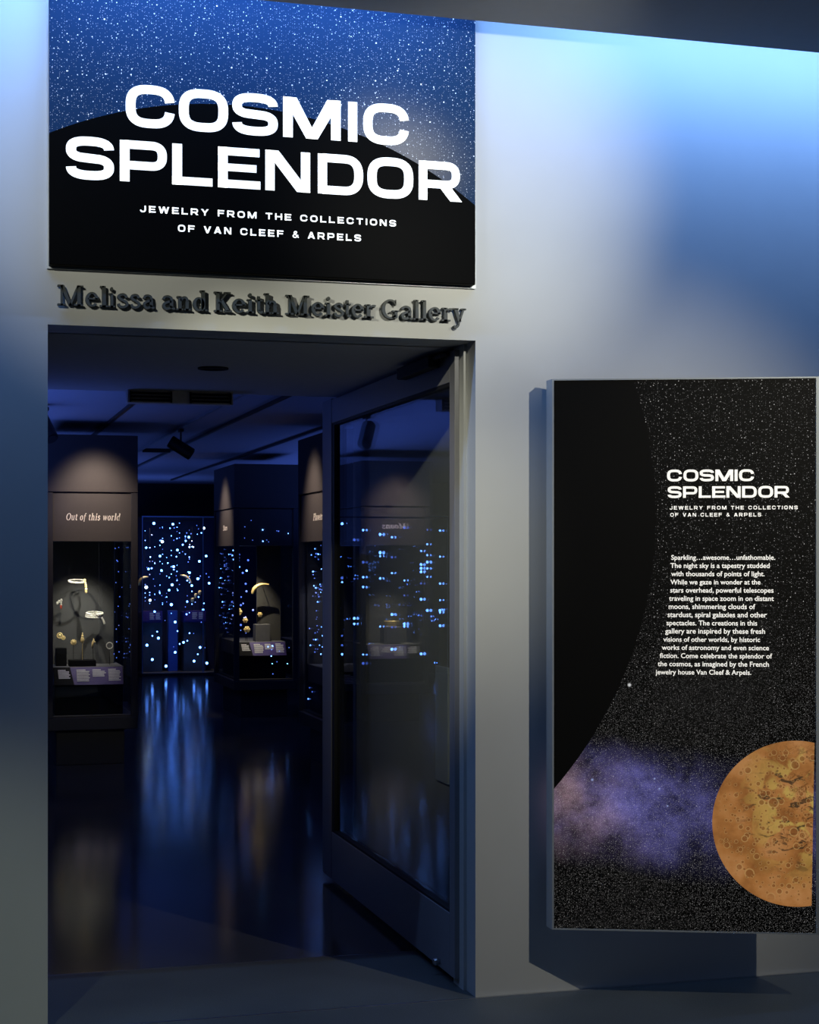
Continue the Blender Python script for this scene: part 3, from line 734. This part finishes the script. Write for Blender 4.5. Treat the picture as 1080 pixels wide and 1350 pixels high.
def display_case(loc, w, d, label, text=None, face='front', tw=0.4, ucen=None, drop=(0.06, 0.5, 0.55), reflection_leds=None):
    t = empty('display_case', loc); tag(t, label, 'display case', 'dark display cases of the gallery')
    p = 0.05; k = CZ
    bm = bmesh.new(); bx(bm, 0.08, w-0.09, 0.10, d-0.10, 0, k['bot'], 0.003); mesh_obj('plinth', bm, M['case'], t)
    bm = bmesh.new(); bx(bm, 0, w, 0, d, k['bot'], k['gb']-0.012, 0.004); mesh_obj('base_tray', bm, M['case'], t)
    bm = bmesh.new(); bx(bm, 0.03, w-0.03, 0.03, d-0.03, k['gb']-0.012, k['gb'], 0.002); mesh_obj('sill', bm, M['case_panel'], t)
    for x0, y0 in ((0, 0), (w-p, 0), (0, d-p), (w-p, d-p)):
        bm = bmesh.new(); bx(bm, x0, x0+p, y0, y0+p, k['gb']-0.012, k['seam']-0.006, 0.003); mesh_obj('corner_post', bm, M['case'], t)
    bm = bmesh.new(); bx(bm, 0, w, 0, d, k['seam'], k['top'], 0.003); mesh_obj('header_box', bm, M['case_header'], t)
    bm = bmesh.new(); bx(bm, 0.012, w-0.012, 0.012, d-0.012, k['gt'], k['seam']-0.012); bx(bm, 0.03, w-0.03, 0.03, d-0.03, k['seam']-0.012, k['seam']); mesh_obj('header_panel', bm, M['case_panel'], t)
    for nm, q in (('front', (p, w-p, 0.020, 0.028)), ('back', (p, w-p, d-0.028, d-0.020))):
        bm = bmesh.new(); bx(bm, q[0], q[1], q[2], q[3], k['gb'], k['gt']); mesh_obj('glass_pane', bm, M['glass'], t)
    for x0 in (0.020, w-0.028):
        bm = bmesh.new(); bx(bm, x0, x0+0.008, p, d-p, k['gb'], k['gt']); mesh_obj('glass_pane', bm, M['glass'], t)
    # deck on a black box, sloped caption rail in front
    bm = bmesh.new(); bx(bm, 0.07, w-0.10, 0.12, d-0.12, k['gb'], 0.60, 0.002); mesh_obj('deck_box', bm, M['black'], t)
    bm = bmesh.new(); bx(bm, 0.06, w-0.09, 0.16, d-0.10, 0.600, 0.735, 0.003); mesh_obj('deck', bm, M['deck'], t)
    x0, x1 = 0.062, w-0.10
    bm = bmesh.new()
    v = [bm.verts.new(q) for q in ((x0, 0.075, 0.605), (x1, 0.075, 0.605), (x1, 0.159, 0.732), (x0, 0.159, 0.732), (x0, 0.159, 0.605), (x1, 0.159, 0.605))]
    for q in ((0, 1, 2, 3), (0, 3, 4), (1, 5, 2), (0, 4, 5, 1), (4, 3, 2, 5)): bm.faces.new([v[i] for i in q])
    cr = mesh_obj('caption_rail', bm, M['purple'], t)
    def onslope(u, s): return (x0+(x1-x0)*u, 0.075+0.084*s-0.0015, 0.605+0.127*s+0.001)
    bm = bmesh.new()
    q = [onslope(a, s) for a, s in ((0, 0), (0.29, 0), (0.24, 1), (0, 1))]
    e = [bm.verts.new(c) for c in q]; e2 = [bm.verts.new((c[0], c[1]+0.0012, c[2]-0.0008)) for c in q]
    bm.faces.new(e); bm.faces.new(e2[::-1])
    for i in range(4): bm.faces.new((e[i], e2[i], e2[i-1], e[i-1]))
    mesh_obj('caption_plaque', bm, M['black'], cr)
    bm = bmesh.new()
    for u0, wd, n_, top in ((0.06, 0.18, 6, 0.86), (0.33, 0.21, 8, 0.86), (0.56, 0.20, 5, 0.86), (0.79, 0.18, 8, 0.88)):
        for i in range(n_):
            s = top-i*0.088; ww = wd*(0.62 if i == 0 else random.uniform(0.82, 1.0))
            sl = 0.02*(1-s) if u0 < 0.1 else 0
            c = [onslope(u0+sl, s), onslope(u0+sl+ww, s), onslope(u0+sl+ww, s-0.058), onslope(u0+sl, s-0.058)]
            g = [bm.verts.new((a_, b2-0.0012, c2+0.0008)) for a_, b2, c2 in c]; h_ = [bm.verts.new(a_) for a_ in c]
            bm.faces.new(g); 
            for j in range(4): bm.faces.new((g[j], h_[j], h_[j-1], g[j-1]))
    mesh_obj('caption_text', bm, M['caption_ink'], cr)
    bm = bmesh.new(); bx(bm, drop[0], drop[1], drop[2], drop[2]+0.03, 0.735, k['gt'], 0.002); mesh_obj('backdrop', bm, M['backdrop'], t)
    if text: text_part(t, text, face, w, d, 1.868, 0.052, tw, ucen)
    if reflection_leds: led_set(t, reflection_leds)  # added lights standing in for star reflections in the case glass
    return t

def rnd_reflection_leds(n, x0, x1, y0, y1, z0, z1, rs=(0.004, 0.006, 0.009), seed=1, kinds=('led', 'led_dim', 'led_dim')):
    R = random.Random(seed); out = []
    for i in range(n):
        out.append((R.uniform(x0, x1), R.uniform(y0, y1), R.uniform(z0, z1), R.choice(rs), R.choice(kinds)))
    return out

caseA = display_case((-1.055, 7.05, 0), 0.68, 1.25, 'dark display case headed Out of this world, beside the left door jamb', 'Out of this world', 'front', 0.40, 0.345, (0.075, 0.555, 0.55), rnd_reflection_leds(26, 0.57, 0.625, 0.5, 1.15, 0.75, 1.66, (0.003, 0.004, 0.005), 14, ('led_dim',)))
caseB = display_case((0.955, 10.45, 0), 0.635, 1.25, 'farther dark display case left of the open door, crescent jewel inside', 'Stars', 'side', 0.24, 0.62, (0.30, 0.545, 0.42),
                     rnd_reflection_leds(36, 0.06, 0.30, 0.50, 1.10, 0.80, 1.66, (0.006, 0.009, 0.012), 3) + rnd_reflection_leds(10, 0.32, 0.57, 0.012, 0.018, 0.40, 0.72, (0.005, 0.006), 4) + rnd_reflection_leds(40, 0.035, 0.06, 0.10, 1.15, 0.8, 1.66, (0.005, 0.007, 0.009), 5) + rnd_reflection_leds(11, 0.10, 0.58, 0.005, 0.010, 1.70, 2.02, (0.004, 0.006), 9))
caseC = display_case((0.895, 5.95, 0), 0.68, 1.25, 'dark display case partly hidden by the edge of the open door', 'Planets', 'side', 0.30, 0.60, (0.055, 0.55, 1.16),
                     rnd_reflection_leds(60, 0.035, 0.13, 0.70, 1.13, 0.45, 1.66, (0.0045, 0.006, 0.007), 6, ('led_dim', 'led_dim', 'led')))
caseD = display_case((-2.72, 9.6, 0), 0.68, 1.25, 'dark display case mirrored in the door glass, a grey block inside', 'Moons', 'front', 0.24, 0.345, (0.075, 0.555, 0.55), None)

# ------------------------------------------------------------------ star cabinets at the far end
def star_cabinet(loc, w, d, h, label, seed, n, named=()):
    t = empty('star_cabinet', loc); tag(t, label, 'star cabinet', 'glass cabinets of hanging star lights')
    bm = bmesh.new(); bx(bm, 0, w, 0, d, 0.0, 0.035, 0.003); mesh_obj('base', bm, M['case'], t)
    bm = bmesh.new(); bx(bm, 0, w, 0, d, h-0.02, h, 0.003); mesh_obj('top_cap', bm, M['case'], t)
    bm = bmesh.new(); bx(bm, 0.0, w, d-0.03, d, 0.035, h-0.02); mesh_obj('back_panel', bm, M['star_back'], t)
    bm = bmesh.new(); bx(bm, 0.012, w-0.012, 0.0, 0.010, 0.035, h-0.02); mesh_obj('glass_pane', bm, M['star_glass'], t)
    for x in (0.0, w-0.012):
        bm = bmesh.new(); bx(bm, x, x+0.012, 0, d-0.03, 0.035, h-0.02); mesh_obj('glass_side', bm, M['star_glass'], t)
    bm = bmesh.new()
    for x in (0.0, 0.81): bx(bm, x, x+0.010, -0.004, 0.0, 0.035, h-0.02)
    bx(bm, 0.0, w, -0.004, 0.0, h-0.02, h-0.008)
    mesh_obj('glass_edge', bm, M['edge_glass'], t)
    bm = bmesh.new(); bx(bm, 0.40, 0.53, 0.40, 0.52, 0.035, 0.86, 0.004); mesh_obj('blue_column', bm, M['blue_column'], t)
    for x0, x1 in ((0.03, 0.31), (0.60, 0.90)):
        bm = bmesh.new(); bx(bm, x0, x1, 0.32, 0.62, 0.035, 0.70, 0.004)
        q = mesh_obj('pedestal', bm, M['case'], t)
        bm = bmesh.new(); bx(bm, x0, x1, 0.305, 0.319, 0.72, 0.86, 0.002); bx(bm, x0, x1, 0.319, 0.62, 0.70, 0.84)
        q2 = mesh_obj('caption_rail', bm, M['purple'], q)
        bm = bmesh.new()
        for i in range(6):
            for u in (0.38, 0.68): bx(bm, x0+(x1-x0)*u, x0+(x1-x0)*(u+random.uniform(0.18, 0.24)), 0.3035, 0.3048, 0.745+i*0.016, 0.755+i*0.016)
        mesh_obj('caption_text', bm, M['caption_ink'], q2)
    R = random.Random(seed); pts = list(named)
    while len(pts) < n:
        z = R.betavariate(2.4, 1.6)*(h-0.2)+0.1
        r, kd = R.choice([(0.0075, 'led_dim'), (0.009, 'led_dim'), (0.0095, 'led'), (0.006, 'led_dim'), (0.011, 'led')])
        pts.append((R.uniform(0.04, (0.92 if named and R.random() < 0.75 else w-0.04)), R.uniform(0.04, 0.28), z, r, kd))
    led_set(t, pts)
    # hanging wires of the light curtain
    bm = bmesh.new()
    for i in range(9):
        x = 0.06+(w-0.12)*i/8; tube(bm, [(x, 0.30, h-0.03), (x+0.004, 0.30, 0.90)], 0.0012, 4)
    mesh_obj('hanging_wire', bm, M['track'], t)
    return t
SX0, SYF = 0.775, 16.55
def sp(px, py, r, kd):      # the brightest lights, at their place on the cabinet front (metres)
    return (0.012+(px-187)*0.01016, 0.06, (888-py)*0.01016+0.025, r, kd)
named = [sp(*a) for a in ((202, 690, .021, 'led'), (227, 691, .019, 'led'), (213, 714, .023, 'led_white'), (268, 696, .021, 'led_white'), (248, 708, .018, 'led'), (244, 713, .014, 'led'), (240, 718, .013, 'led'),
    (233, 725, .018, 'led'), (192, 722, .016, 'led'), (210, 733, .018, 'led'), (249, 721, .014, 'led_white'), (254, 721, .012, 'led_white'), (262, 740, .019, 'led'), (271, 733, .018, 'led'), (228, 747, .020, 'led'),
    (195, 750, .017, 'led'), (199, 749, .013, 'led'), (212, 752, .018, 'led'), (249, 755, .018, 'led'), (260, 763, .020, 'led'), (226, 771, .021, 'led'), (222, 778, .017, 'led'), (252, 772, .018, 'led'),
    (192, 774, .026, 'led_white'), (197, 791, .021, 'led_white'), (225, 797, .022, 'led'), (275, 769, .018, 'led'), (246, 793, .014, 'led'), (267, 804, .016, 'led'), (203, 806, .016, 'led'), (230, 820, .020, 'led'),
    (208, 841, .020, 'led'), (193, 850, .020, 'led'), (241, 847, .018, 'led'), (246, 845, .011, 'led'), (236, 849, .011, 'led'), (263, 854, .019, 'led'), (230, 860, .019, 'led'), (200, 869, .020, 'led'), (218, 878, .021, 'led'),
    (255, 872, .020, 'led'), (272, 875, .020, 'led'), (245, 810, .012, 'led'), (233, 832, .011, 'led'), (260, 863, .011, 'led'), (249, 835, .011, 'led'))]
star_cabinet((SX0, SYF, 0), 1.75, 0.72, 2.14, 'glass cabinet of blue star lights glowing at the far end of the gallery', 21, 100, named)
star_cabinet((-4.7, 15.4, 0), 2.6, 0.72, 2.14, 'wider cabinet of blue star lights, reflected in the open door glass', 22, 100)

def star_curtain(loc, w, z0, z1, label, seed, n, rs):
    t = empty('star_curtain', loc); tag(t, label, 'light curtain')
    R = random.Random(seed); nw = max(8, n//6)
    bm = bmesh.new(); bx(bm, 0, w, -0.01, 0.01, z1+0.02, z1+0.035); mesh_obj('rod', bm, M['track'], t)
    bm = bmesh.new(); pts = []
    xs = [0.03+(w-0.06)*(i+R.uniform(-.35, .35))/nw for i in range(nw)]
    for x in xs: tube(bm, [(x, 0, z1+0.02), (x, 0, z0)], 0.0008, 4)
    mesh_obj('hanging_wire', bm, M['track'], t)
    for i in range(n): pts.append((R.choice(xs), 0, z0+(z1-z0)*R.betavariate(1.6, 1.3), R.choice(rs), R.choice(('led', 'led', 'led_dim'))))
    led_set(t, pts)
    return t
star_curtain((SX0+0.06, SYF+0.24, 0), 0.80, 0.75, 2.05, 'curtain of tiny blue lights hanging inside the far star cabinet', 31, 80, (0.005, 0.006, 0.008))
star_curtain((-3.2, 8.7, 0), 1.95, 0.60, 1.90, 'curtain of blue star lights in the gallery, seen reflected in the open glass door', 33, 100, (0.010, 0.012, 0.015))

# ------------------------------------------------------------------ jewellery
def jewel(name, loc, label, cat, group=None):
    t = empty(name, loc); tag(t, label, cat, group); return t
def pave(bm, pts, r, step=1):
    for p in pts[::step]: ball(bm, p, r*random.uniform(0.8, 1.15), seg=6)
def mount(t, pts, r=0.0022):
    bm = bmesh.new(); tube(bm, pts, r, 6); mesh_obj('mount_wire', bm, M['black'], t)

BYA = 7.60      # backdrop plane of the near left case
def ring_pts(cx, cz, rx, ry, tilt, n=30, a0=0, a1=360):
    """an ellipse nearly edge-on: rx wide (x), ry deep (y), raised by tilt along y"""
    out = []
    for i in range(n):
        a = math.radians(a0+(a1-a0)*i/n); out.append((cx+rx*math.cos(a), ry*math.sin(a), cz+tilt*math.sin(a)))
    return out

# collar with a three piece drop, high in the near left case  (about x -.80, z 1.39)
t = jewel('drop_necklace', (-0.80, 7.42, 1.385), 'diamond necklace with hanging drop, topmost jewel in the Out of this world case', 'necklace')
bm = bmesh.new(); r1 = ring_pts(0, 0, 0.062, 0.06, 0.012, 34); tube(bm, r1, 0.003, 6, True); pave(bm, r1, 0.0065, 1); r2 = ring_pts(0.004, -0.010, 0.056, 0.055, 0.008, 26); pave(bm, r2, 0.005, 1)
mesh_obj('collar', bm, M['diamond'], t, None, True)
bm = bmesh.new()
for i, (dx, dz, r) in enumerate(((0.055, 0.006, 0.011), (0.060, -0.012, 0.009), (0.063, -0.028, 0.009), (0.064, -0.042, 0.010), (0.066, -0.064, 0.012), (0.066, -0.080, 0.011))): ball(bm, (dx, -0.045, dz), r, 1, .7, 1.2, 8)
tube(bm, [(0.056, -0.045, 0.008), (0.066, -0.045, -0.085)], 0.003, 6)
mesh_obj('drop', bm, M['gold'], t, None, True)
mount(t, [(0, 0.06, 0), (0, 0.18, -0.02)])

t = jewel('collar_necklace', (-0.665, 7.42, 1.118), 'wide diamond collar at mid height in the Out of this world case', 'necklace')
bm = bmesh.new()
for k_, dz in enumerate((0.018, 0.006, -0.006)):
    rr = ring_pts(-0.004*k_, dz, 0.064-0.002*k_, 0.058, 0.010, 36); pave(bm, rr, 0.007, 1)
mesh_obj('collar', bm, M['diamond'], t, None, True)
bm = bmesh.new()
for dx, dz in ((0.052, -0.018), (0.060, -0.032), (0.066, -0.046), (0.070, -0.058)): ball(bm, (dx, -0.04, dz), 0.009, 1, .7, 1.1, 8)
tube(bm, [(0.050, -0.04, -0.010), (0.070, -0.04, -0.062)], 0.003, 6)
mesh_obj('drop', bm, M['diamond'], t, None, True)
mount(t, [(0, 0.06, 0), (0, 0.18, -0.02)])

t = jewel('clip_brooch', (-0.925, 7.50, 1.215), 'small gold clip with red tip at the upper left of the same near case', 'brooch')
bm = bmesh.new()
for dx, dz, r in ((0.012, 0.022, 0.010), (-0.004, 0.012, 0.011), (-0.018, 0.000, 0.010), (0.010, 0.004, 0.008), (0.012, -0.012, 0.007)): ball(bm, (dx, 0, dz), r, 1, .6, 1.2, 8)
mesh_obj('clip', bm, M['diamond'], t, None, True)
M['red_gem'] = plain('red_gem', (0.35, 0.05, 0.03), 0.2)
bm = bmesh.new(); ball(bm, (0.010, 0, -0.030), 0.010, .8, .6, 1.8, 8); tube(bm, [(0.011, 0, -0.012), (0.010, 0, -0.03)], 0.003, 6)
tag(mesh_obj('pendant', bm, M['red_gem'], t, None, True), 'dark red drop')
mount(t, [(0, 0.005, 0), (0, 0.10, 0)])

for i, (x, z, r, lab) in enumerate(((-0.925, 0.963, 0.020, 'round gold ear clip, upper one above the black block'), (-0.898, 0.945, 0.013, 'small gold ear clip, lower one above the black block'))):
    t = jewel('ear_clip', (x, 7.50, z), lab, 'earring', 'pair of ear clips')
    bm = bmesh.new(); rr = [(r*math.cos(a), 0, r*math.sin(a)) for a in [2*PI*j/16 for j in range(16)]]; tube(bm, rr, 0.005, 6, True); ball(bm, (0, -0.004, 0), r*0.62, 1, .6, 1, 10)
    mesh_obj('clip', bm, M['gold'], t, None, True); mount(t, [(0, 0.004, 0), (0, 0.10, 0)])

t = jewel('figure_pin', (-0.765, 7.34, 0.80), 'upright gold figure pin on a thin stem at the middle of the low black riser', 'pin')
bm = bmesh.new(); tube(bm, [(0, 0, -0.02), (0, 0, 0.115)], 0.0022, 6); mesh_obj('stem', bm, M['gold'], t)
bm = bmesh.new(); ball(bm, (0, 0, 0.165), 0.009, 1, 1, 1.2, 8); ball(bm, (0, 0, 0.135), 0.015, 1, .6, 1.7, 10); ball(bm, (0, 0, 0.182), 0.004, 1, 1, 2.4, 6)
mesh_obj('figure', bm, M['gold'], t, None, True)

t = jewel('round_brooch', (-0.832, 7.34, 0.80), 'round glowing gold brooch on a stem left of the figure pin', 'brooch')
bm = bmesh.new(); tube(bm, [(0, 0, -0.02), (0, 0, 0.11)], 0.0018, 6); mesh_obj('stem', bm, M['black'], t)
bm = bmesh.new(); ball(bm, (0, 0, 0.117), 0.013, 1, .6, 1, 10)
for j in range(10): ball(bm, (0.019*math.cos(2*PI*j/10), 0, 0.117+0.019*math.sin(2*PI*j/10)), 0.006, seg=6)
tube(bm, [(0.012*math.cos(2*PI*j/12), 0, 0.117+0.012*math.sin(2*PI*j/12)) for j in range(12)], 0.006, 6, True)
mesh_obj('flower', bm, M['gold'], t, None, True)

t = jewel('slender_brooch', (-0.684, 7.34, 0.80), 'slender curved gold brooch right of the figure pin', 'brooch')
bm = bmesh.new(); tube(bm, [(0, 0, -0.02), (0, 0, 0.075)], 0.0018, 6); mesh_obj('stem', bm, M['black'], t)
bm = bmesh.new(); tube(bm, [(-0.004, 0, 0.062), (-0.006, 0, 0.085), (-0.002, 0, 0.11), (0.005, 0, 0.132), (0.002, 0, 0.148)], [0.003, 0.007, 0.009, 0.007, 0.003], 8); ball(bm, (0.010, 0, 0.118), 0.008, 1.4, .6, .8, 8)
mesh_obj('spray', bm, M['gold'], t, None, True)

t = jewel('bracelet', (-0.553, 7.40, 0.885), 'upright diamond ring bracelet at the right of the near case', 'bracelet')
bm = bmesh.new(); rr = [(0.024*math.cos(2*PI*j/22), 0, 0.024*math.sin(2*PI*j/22)) for j in range(22)]; tube(bm, rr, 0.0025, 6, True); pave(bm, rr, 0.0045)
mesh_obj('band', bm, M['diamond'], t, None, True); mount(t, [(0, 0, -0.026), (0, 0, -0.15)], 0.0016)

o = box('black_block', -0.965, -0.882, 7.36, 7.44, 0.735, 0.872, M['black'], None, 0.003); tag(o, 'upright black display block at the left of the near case', 'block')
o = box('riser', -0.868, -0.668, 7.26, 7.42, 0.735, 0.782, M['black'], None, 0.003); tag(o, 'low black display riser in the middle of the near case', 'riser')

# the farther case: crescent jewel, flowers and cube
by = 10.87
t = jewel('crescent_jewel', (1.255, 10.72, 1.265), 'curved gold crescent jewel in the farther case', 'brooch')
bm = bmesh.new()
P_ = spline([(-0.075, -0.055), (-0.055, -0.005), (-0.01, 0.030), (0.05, 0.042), (0.095, 0.035)], 6)
rad = [0.010+0.014*math.sin(PI*min(1, i/len(P_)*1.3))*(1-i/len(P_)*0.8) for i in range(len(P_))]
tube(bm, [(x, 0, z) for x, z in P_], rad, 8); mesh_obj('crescent', bm, M['gold'], t, None, True); mount(t, [(0.05, 0.005, 0.04), (0.05, 0.152, 0.04)])
def flower(x, z, y, r, lab, base=0.735):
    t = jewel('flower_brooch', (x, y, base), lab, 'brooch', 'gold flower jewels in the farther case')
    dz = z-base
    bm = bmesh.new(); tube(bm, [(0, 0, 0), (0, 0, dz)], 0.0022, 6); mesh_obj('stem', bm, M['black'], t)
    bm = bmesh.new(); ball(bm, (0, -0.004, dz), r*0.45, 1, .7, 1, 8)
    for j in range(6): ball(bm, (r*0.62*math.cos(PI*j/3), 0, dz+r*0.62*math.sin(PI*j/3)), r*0.40, 1, .5, 1, 8)
    mesh_obj('petals', bm, M['gold'], t, None, True)
flower(1.052, 1.03, 10.78, 0.040, 'largest gold flower jewel, leftmost in the farther case')
flower(1.122, 0.945, 10.78, 0.028, 'middle gold flower jewel in the farther case')
flower(1.125, 0.855, 10.70, 0.034, 'low gold flower jewel by the caption rail of the farther case')
flower(1.275, 1.00, 10.80, 0.026, 'small gold flower jewel standing on the dark cube', 0.905)
o = box('display_cube', 1.215, 1.365, 10.72, 10.86, 0.735, 0.905, M['deck'], None, 0.004); tag(o, 'dark grey display cube in the farther case', 'cube')

# star cabinet jewels
for i, (x, z, flip, lab) in enumerate(((0.845, 1.26, -1, 'gold crescent bracelet above the left pedestal of the star cabinet'), (1.42, 1.29, 1, 'gold crescent bracelet above the right pedestal of the star cabinet'))):
    t = jewel('crescent_bracelet', (x, 16.95, 0.84), lab, 'bracelet', 'crescent bracelets in the star cabinet')
    dz = z-0.84
    bm = bmesh.new()
    if flip < 0: Q = [(-0.07, -0.06), (-0.055, 0.0), (-0.01, 0.045), (0.06, 0.06)]
    else: Q = [(-0.08, 0.05), (-0.01, 0.035), (0.04, -0.01), (0.07, -0.065)]
    Q = spline(Q, 5); tube(bm, [(a, 0, dz+b2) for a, b2 in Q], [0.006+0.014*math.sin(PI*i2/(len(Q)-1)) for i2 in range(len(Q))], 8)
    mesh_obj('crescent', bm, M['gold'], t, None, True)
    bm = bmesh.new(); tube(bm, [(0, 0.01, 0.0), (0, 0.01, dz+0.04)], 0.002, 6); mesh_obj('stem', bm, M['black'], t)
for x, z, lab in ((1.50, 1.00, 'gold stone jewel lowest on the right pedestal of the star cabinet'), (1.60, 1.10, 'gold stone jewel highest on the right pedestal of the star cabinet'), (1.545, 1.06, 'gold stone jewel between the other two on the right pedestal')):
    t = jewel('stone_jewel', (x, 16.92, 0.84), lab, 'brooch', 'stone jewels in the star cabinet')
    dz = z-0.84
    bm = bmesh.new(); tube(bm, [(0, 0, 0), (0, 0, dz)], 0.002, 6); mesh_obj('stem', bm, M['black'], t)
    bm = bmesh.new(); ball(bm, (0, 0, dz), 0.028, .8, .5, 1.2, 10); ball(bm, (0.012, -0.008, dz+0.02), 0.012, seg=8); mesh_obj('stone', bm, M['gold'], t, None, True)

# mirrored case: lit block with a jewel
o = box('lit_block', -2.50, -2.33, 9.85, 10.0, 0.735, 0.90, M['deck'], None, 0.004); tag(o, 'grey display block in the case mirrored in the door glass', 'block')
t = jewel('cuff', (-2.415, 9.92, 0.90), 'wide gold cuff on the grey block mirrored in the door glass', 'bracelet')
bm = bmesh.new(); rr = [(0.05*math.cos(2*PI*j/24), 0.05*math.sin(2*PI*j/24), 0.03) for j in range(24)]
for dz in (-0.018, -0.006, 0.006, 0.018): tube(bm, [(a, b2, c2+dz) for a, b2, c2 in rr], 0.0115, 8, True)
mesh_obj('band', bm, M['gold'], t, None, True)

# ------------------------------------------------------------------ the gallery's own spots on the cases
WARM = (1.0, 0.78, 0.62)
spot('case_spot', (-0.70, 6.55, 2.50), (-0.70, 7.05, 1.93), 40, WARM, 66, 1.0, 0.07)
spot('case_spot', (0.45, 11.0, 2.50), (0.955, 11.0, 1.93), 40, WARM, 66, 1.0, 0.07)
spot('case_spot', (0.38, 6.62, 2.50), (0.895, 6.62, 1.93), 40, WARM, 66, 1.0, 0.07)
spot('case_spot', (-2.4, 9.1, 2.50), (-2.4, 9.6, 1.93), 30, WARM, 66, 1.0, 0.07)
spot('case_inside_spot', (-0.70, 7.15, 1.66), (-0.76, 7.60, 0.98), 26, (1.0, 0.93, 0.80), 52, 1.0, 0.006)
spot('case_inside_spot', (-0.90, 7.12, 1.66), (-0.78, 7.45, 1.15), 22, (1.0, 0.9, 0.7), 66, 1.0, 0.006)
spot('case_inside_spot', (-0.75, 7.09, 1.67), (-0.75, 7.18, 0.66), 15, (1.0, 0.9, 0.85), 36, 1.0, 0.01)
spot('case_inside_spot', (1.18, 10.52, 1.66), (1.16, 10.80, 0.98), 45, (1.0, 0.82, 0.55), 66, 1.0, 0.006)
spot('case_inside_spot', (1.25, 10.48, 1.67), (1.25, 10.58, 0.66), 12, (1.0, 0.9, 0.85), 36, 1.0, 0.01)
spot('case_inside_spot', (1.03, 6.72, 1.66), (1.0, 7.10, 0.90), 14, (0.85, 0.82, 1.0), 60, 1.0, 0.006)
spot('case_inside_spot', (-2.40, 9.72, 1.66), (-2.42, 9.95, 0.95), 60, (1.0, 0.85, 0.6), 60, 1.0, 0.006)
spot('cabinet_spot', (0.90, 16.75, 2.08), (0.88, 16.95, 1.0), 70, (1.0, 0.75, 0.5), 36, 1.0, 0.006)
spot('cabinet_spot', (1.48, 16.75, 2.08), (1.50, 16.93, 1.0), 70, (1.0, 0.75, 0.5), 36, 1.0, 0.006)
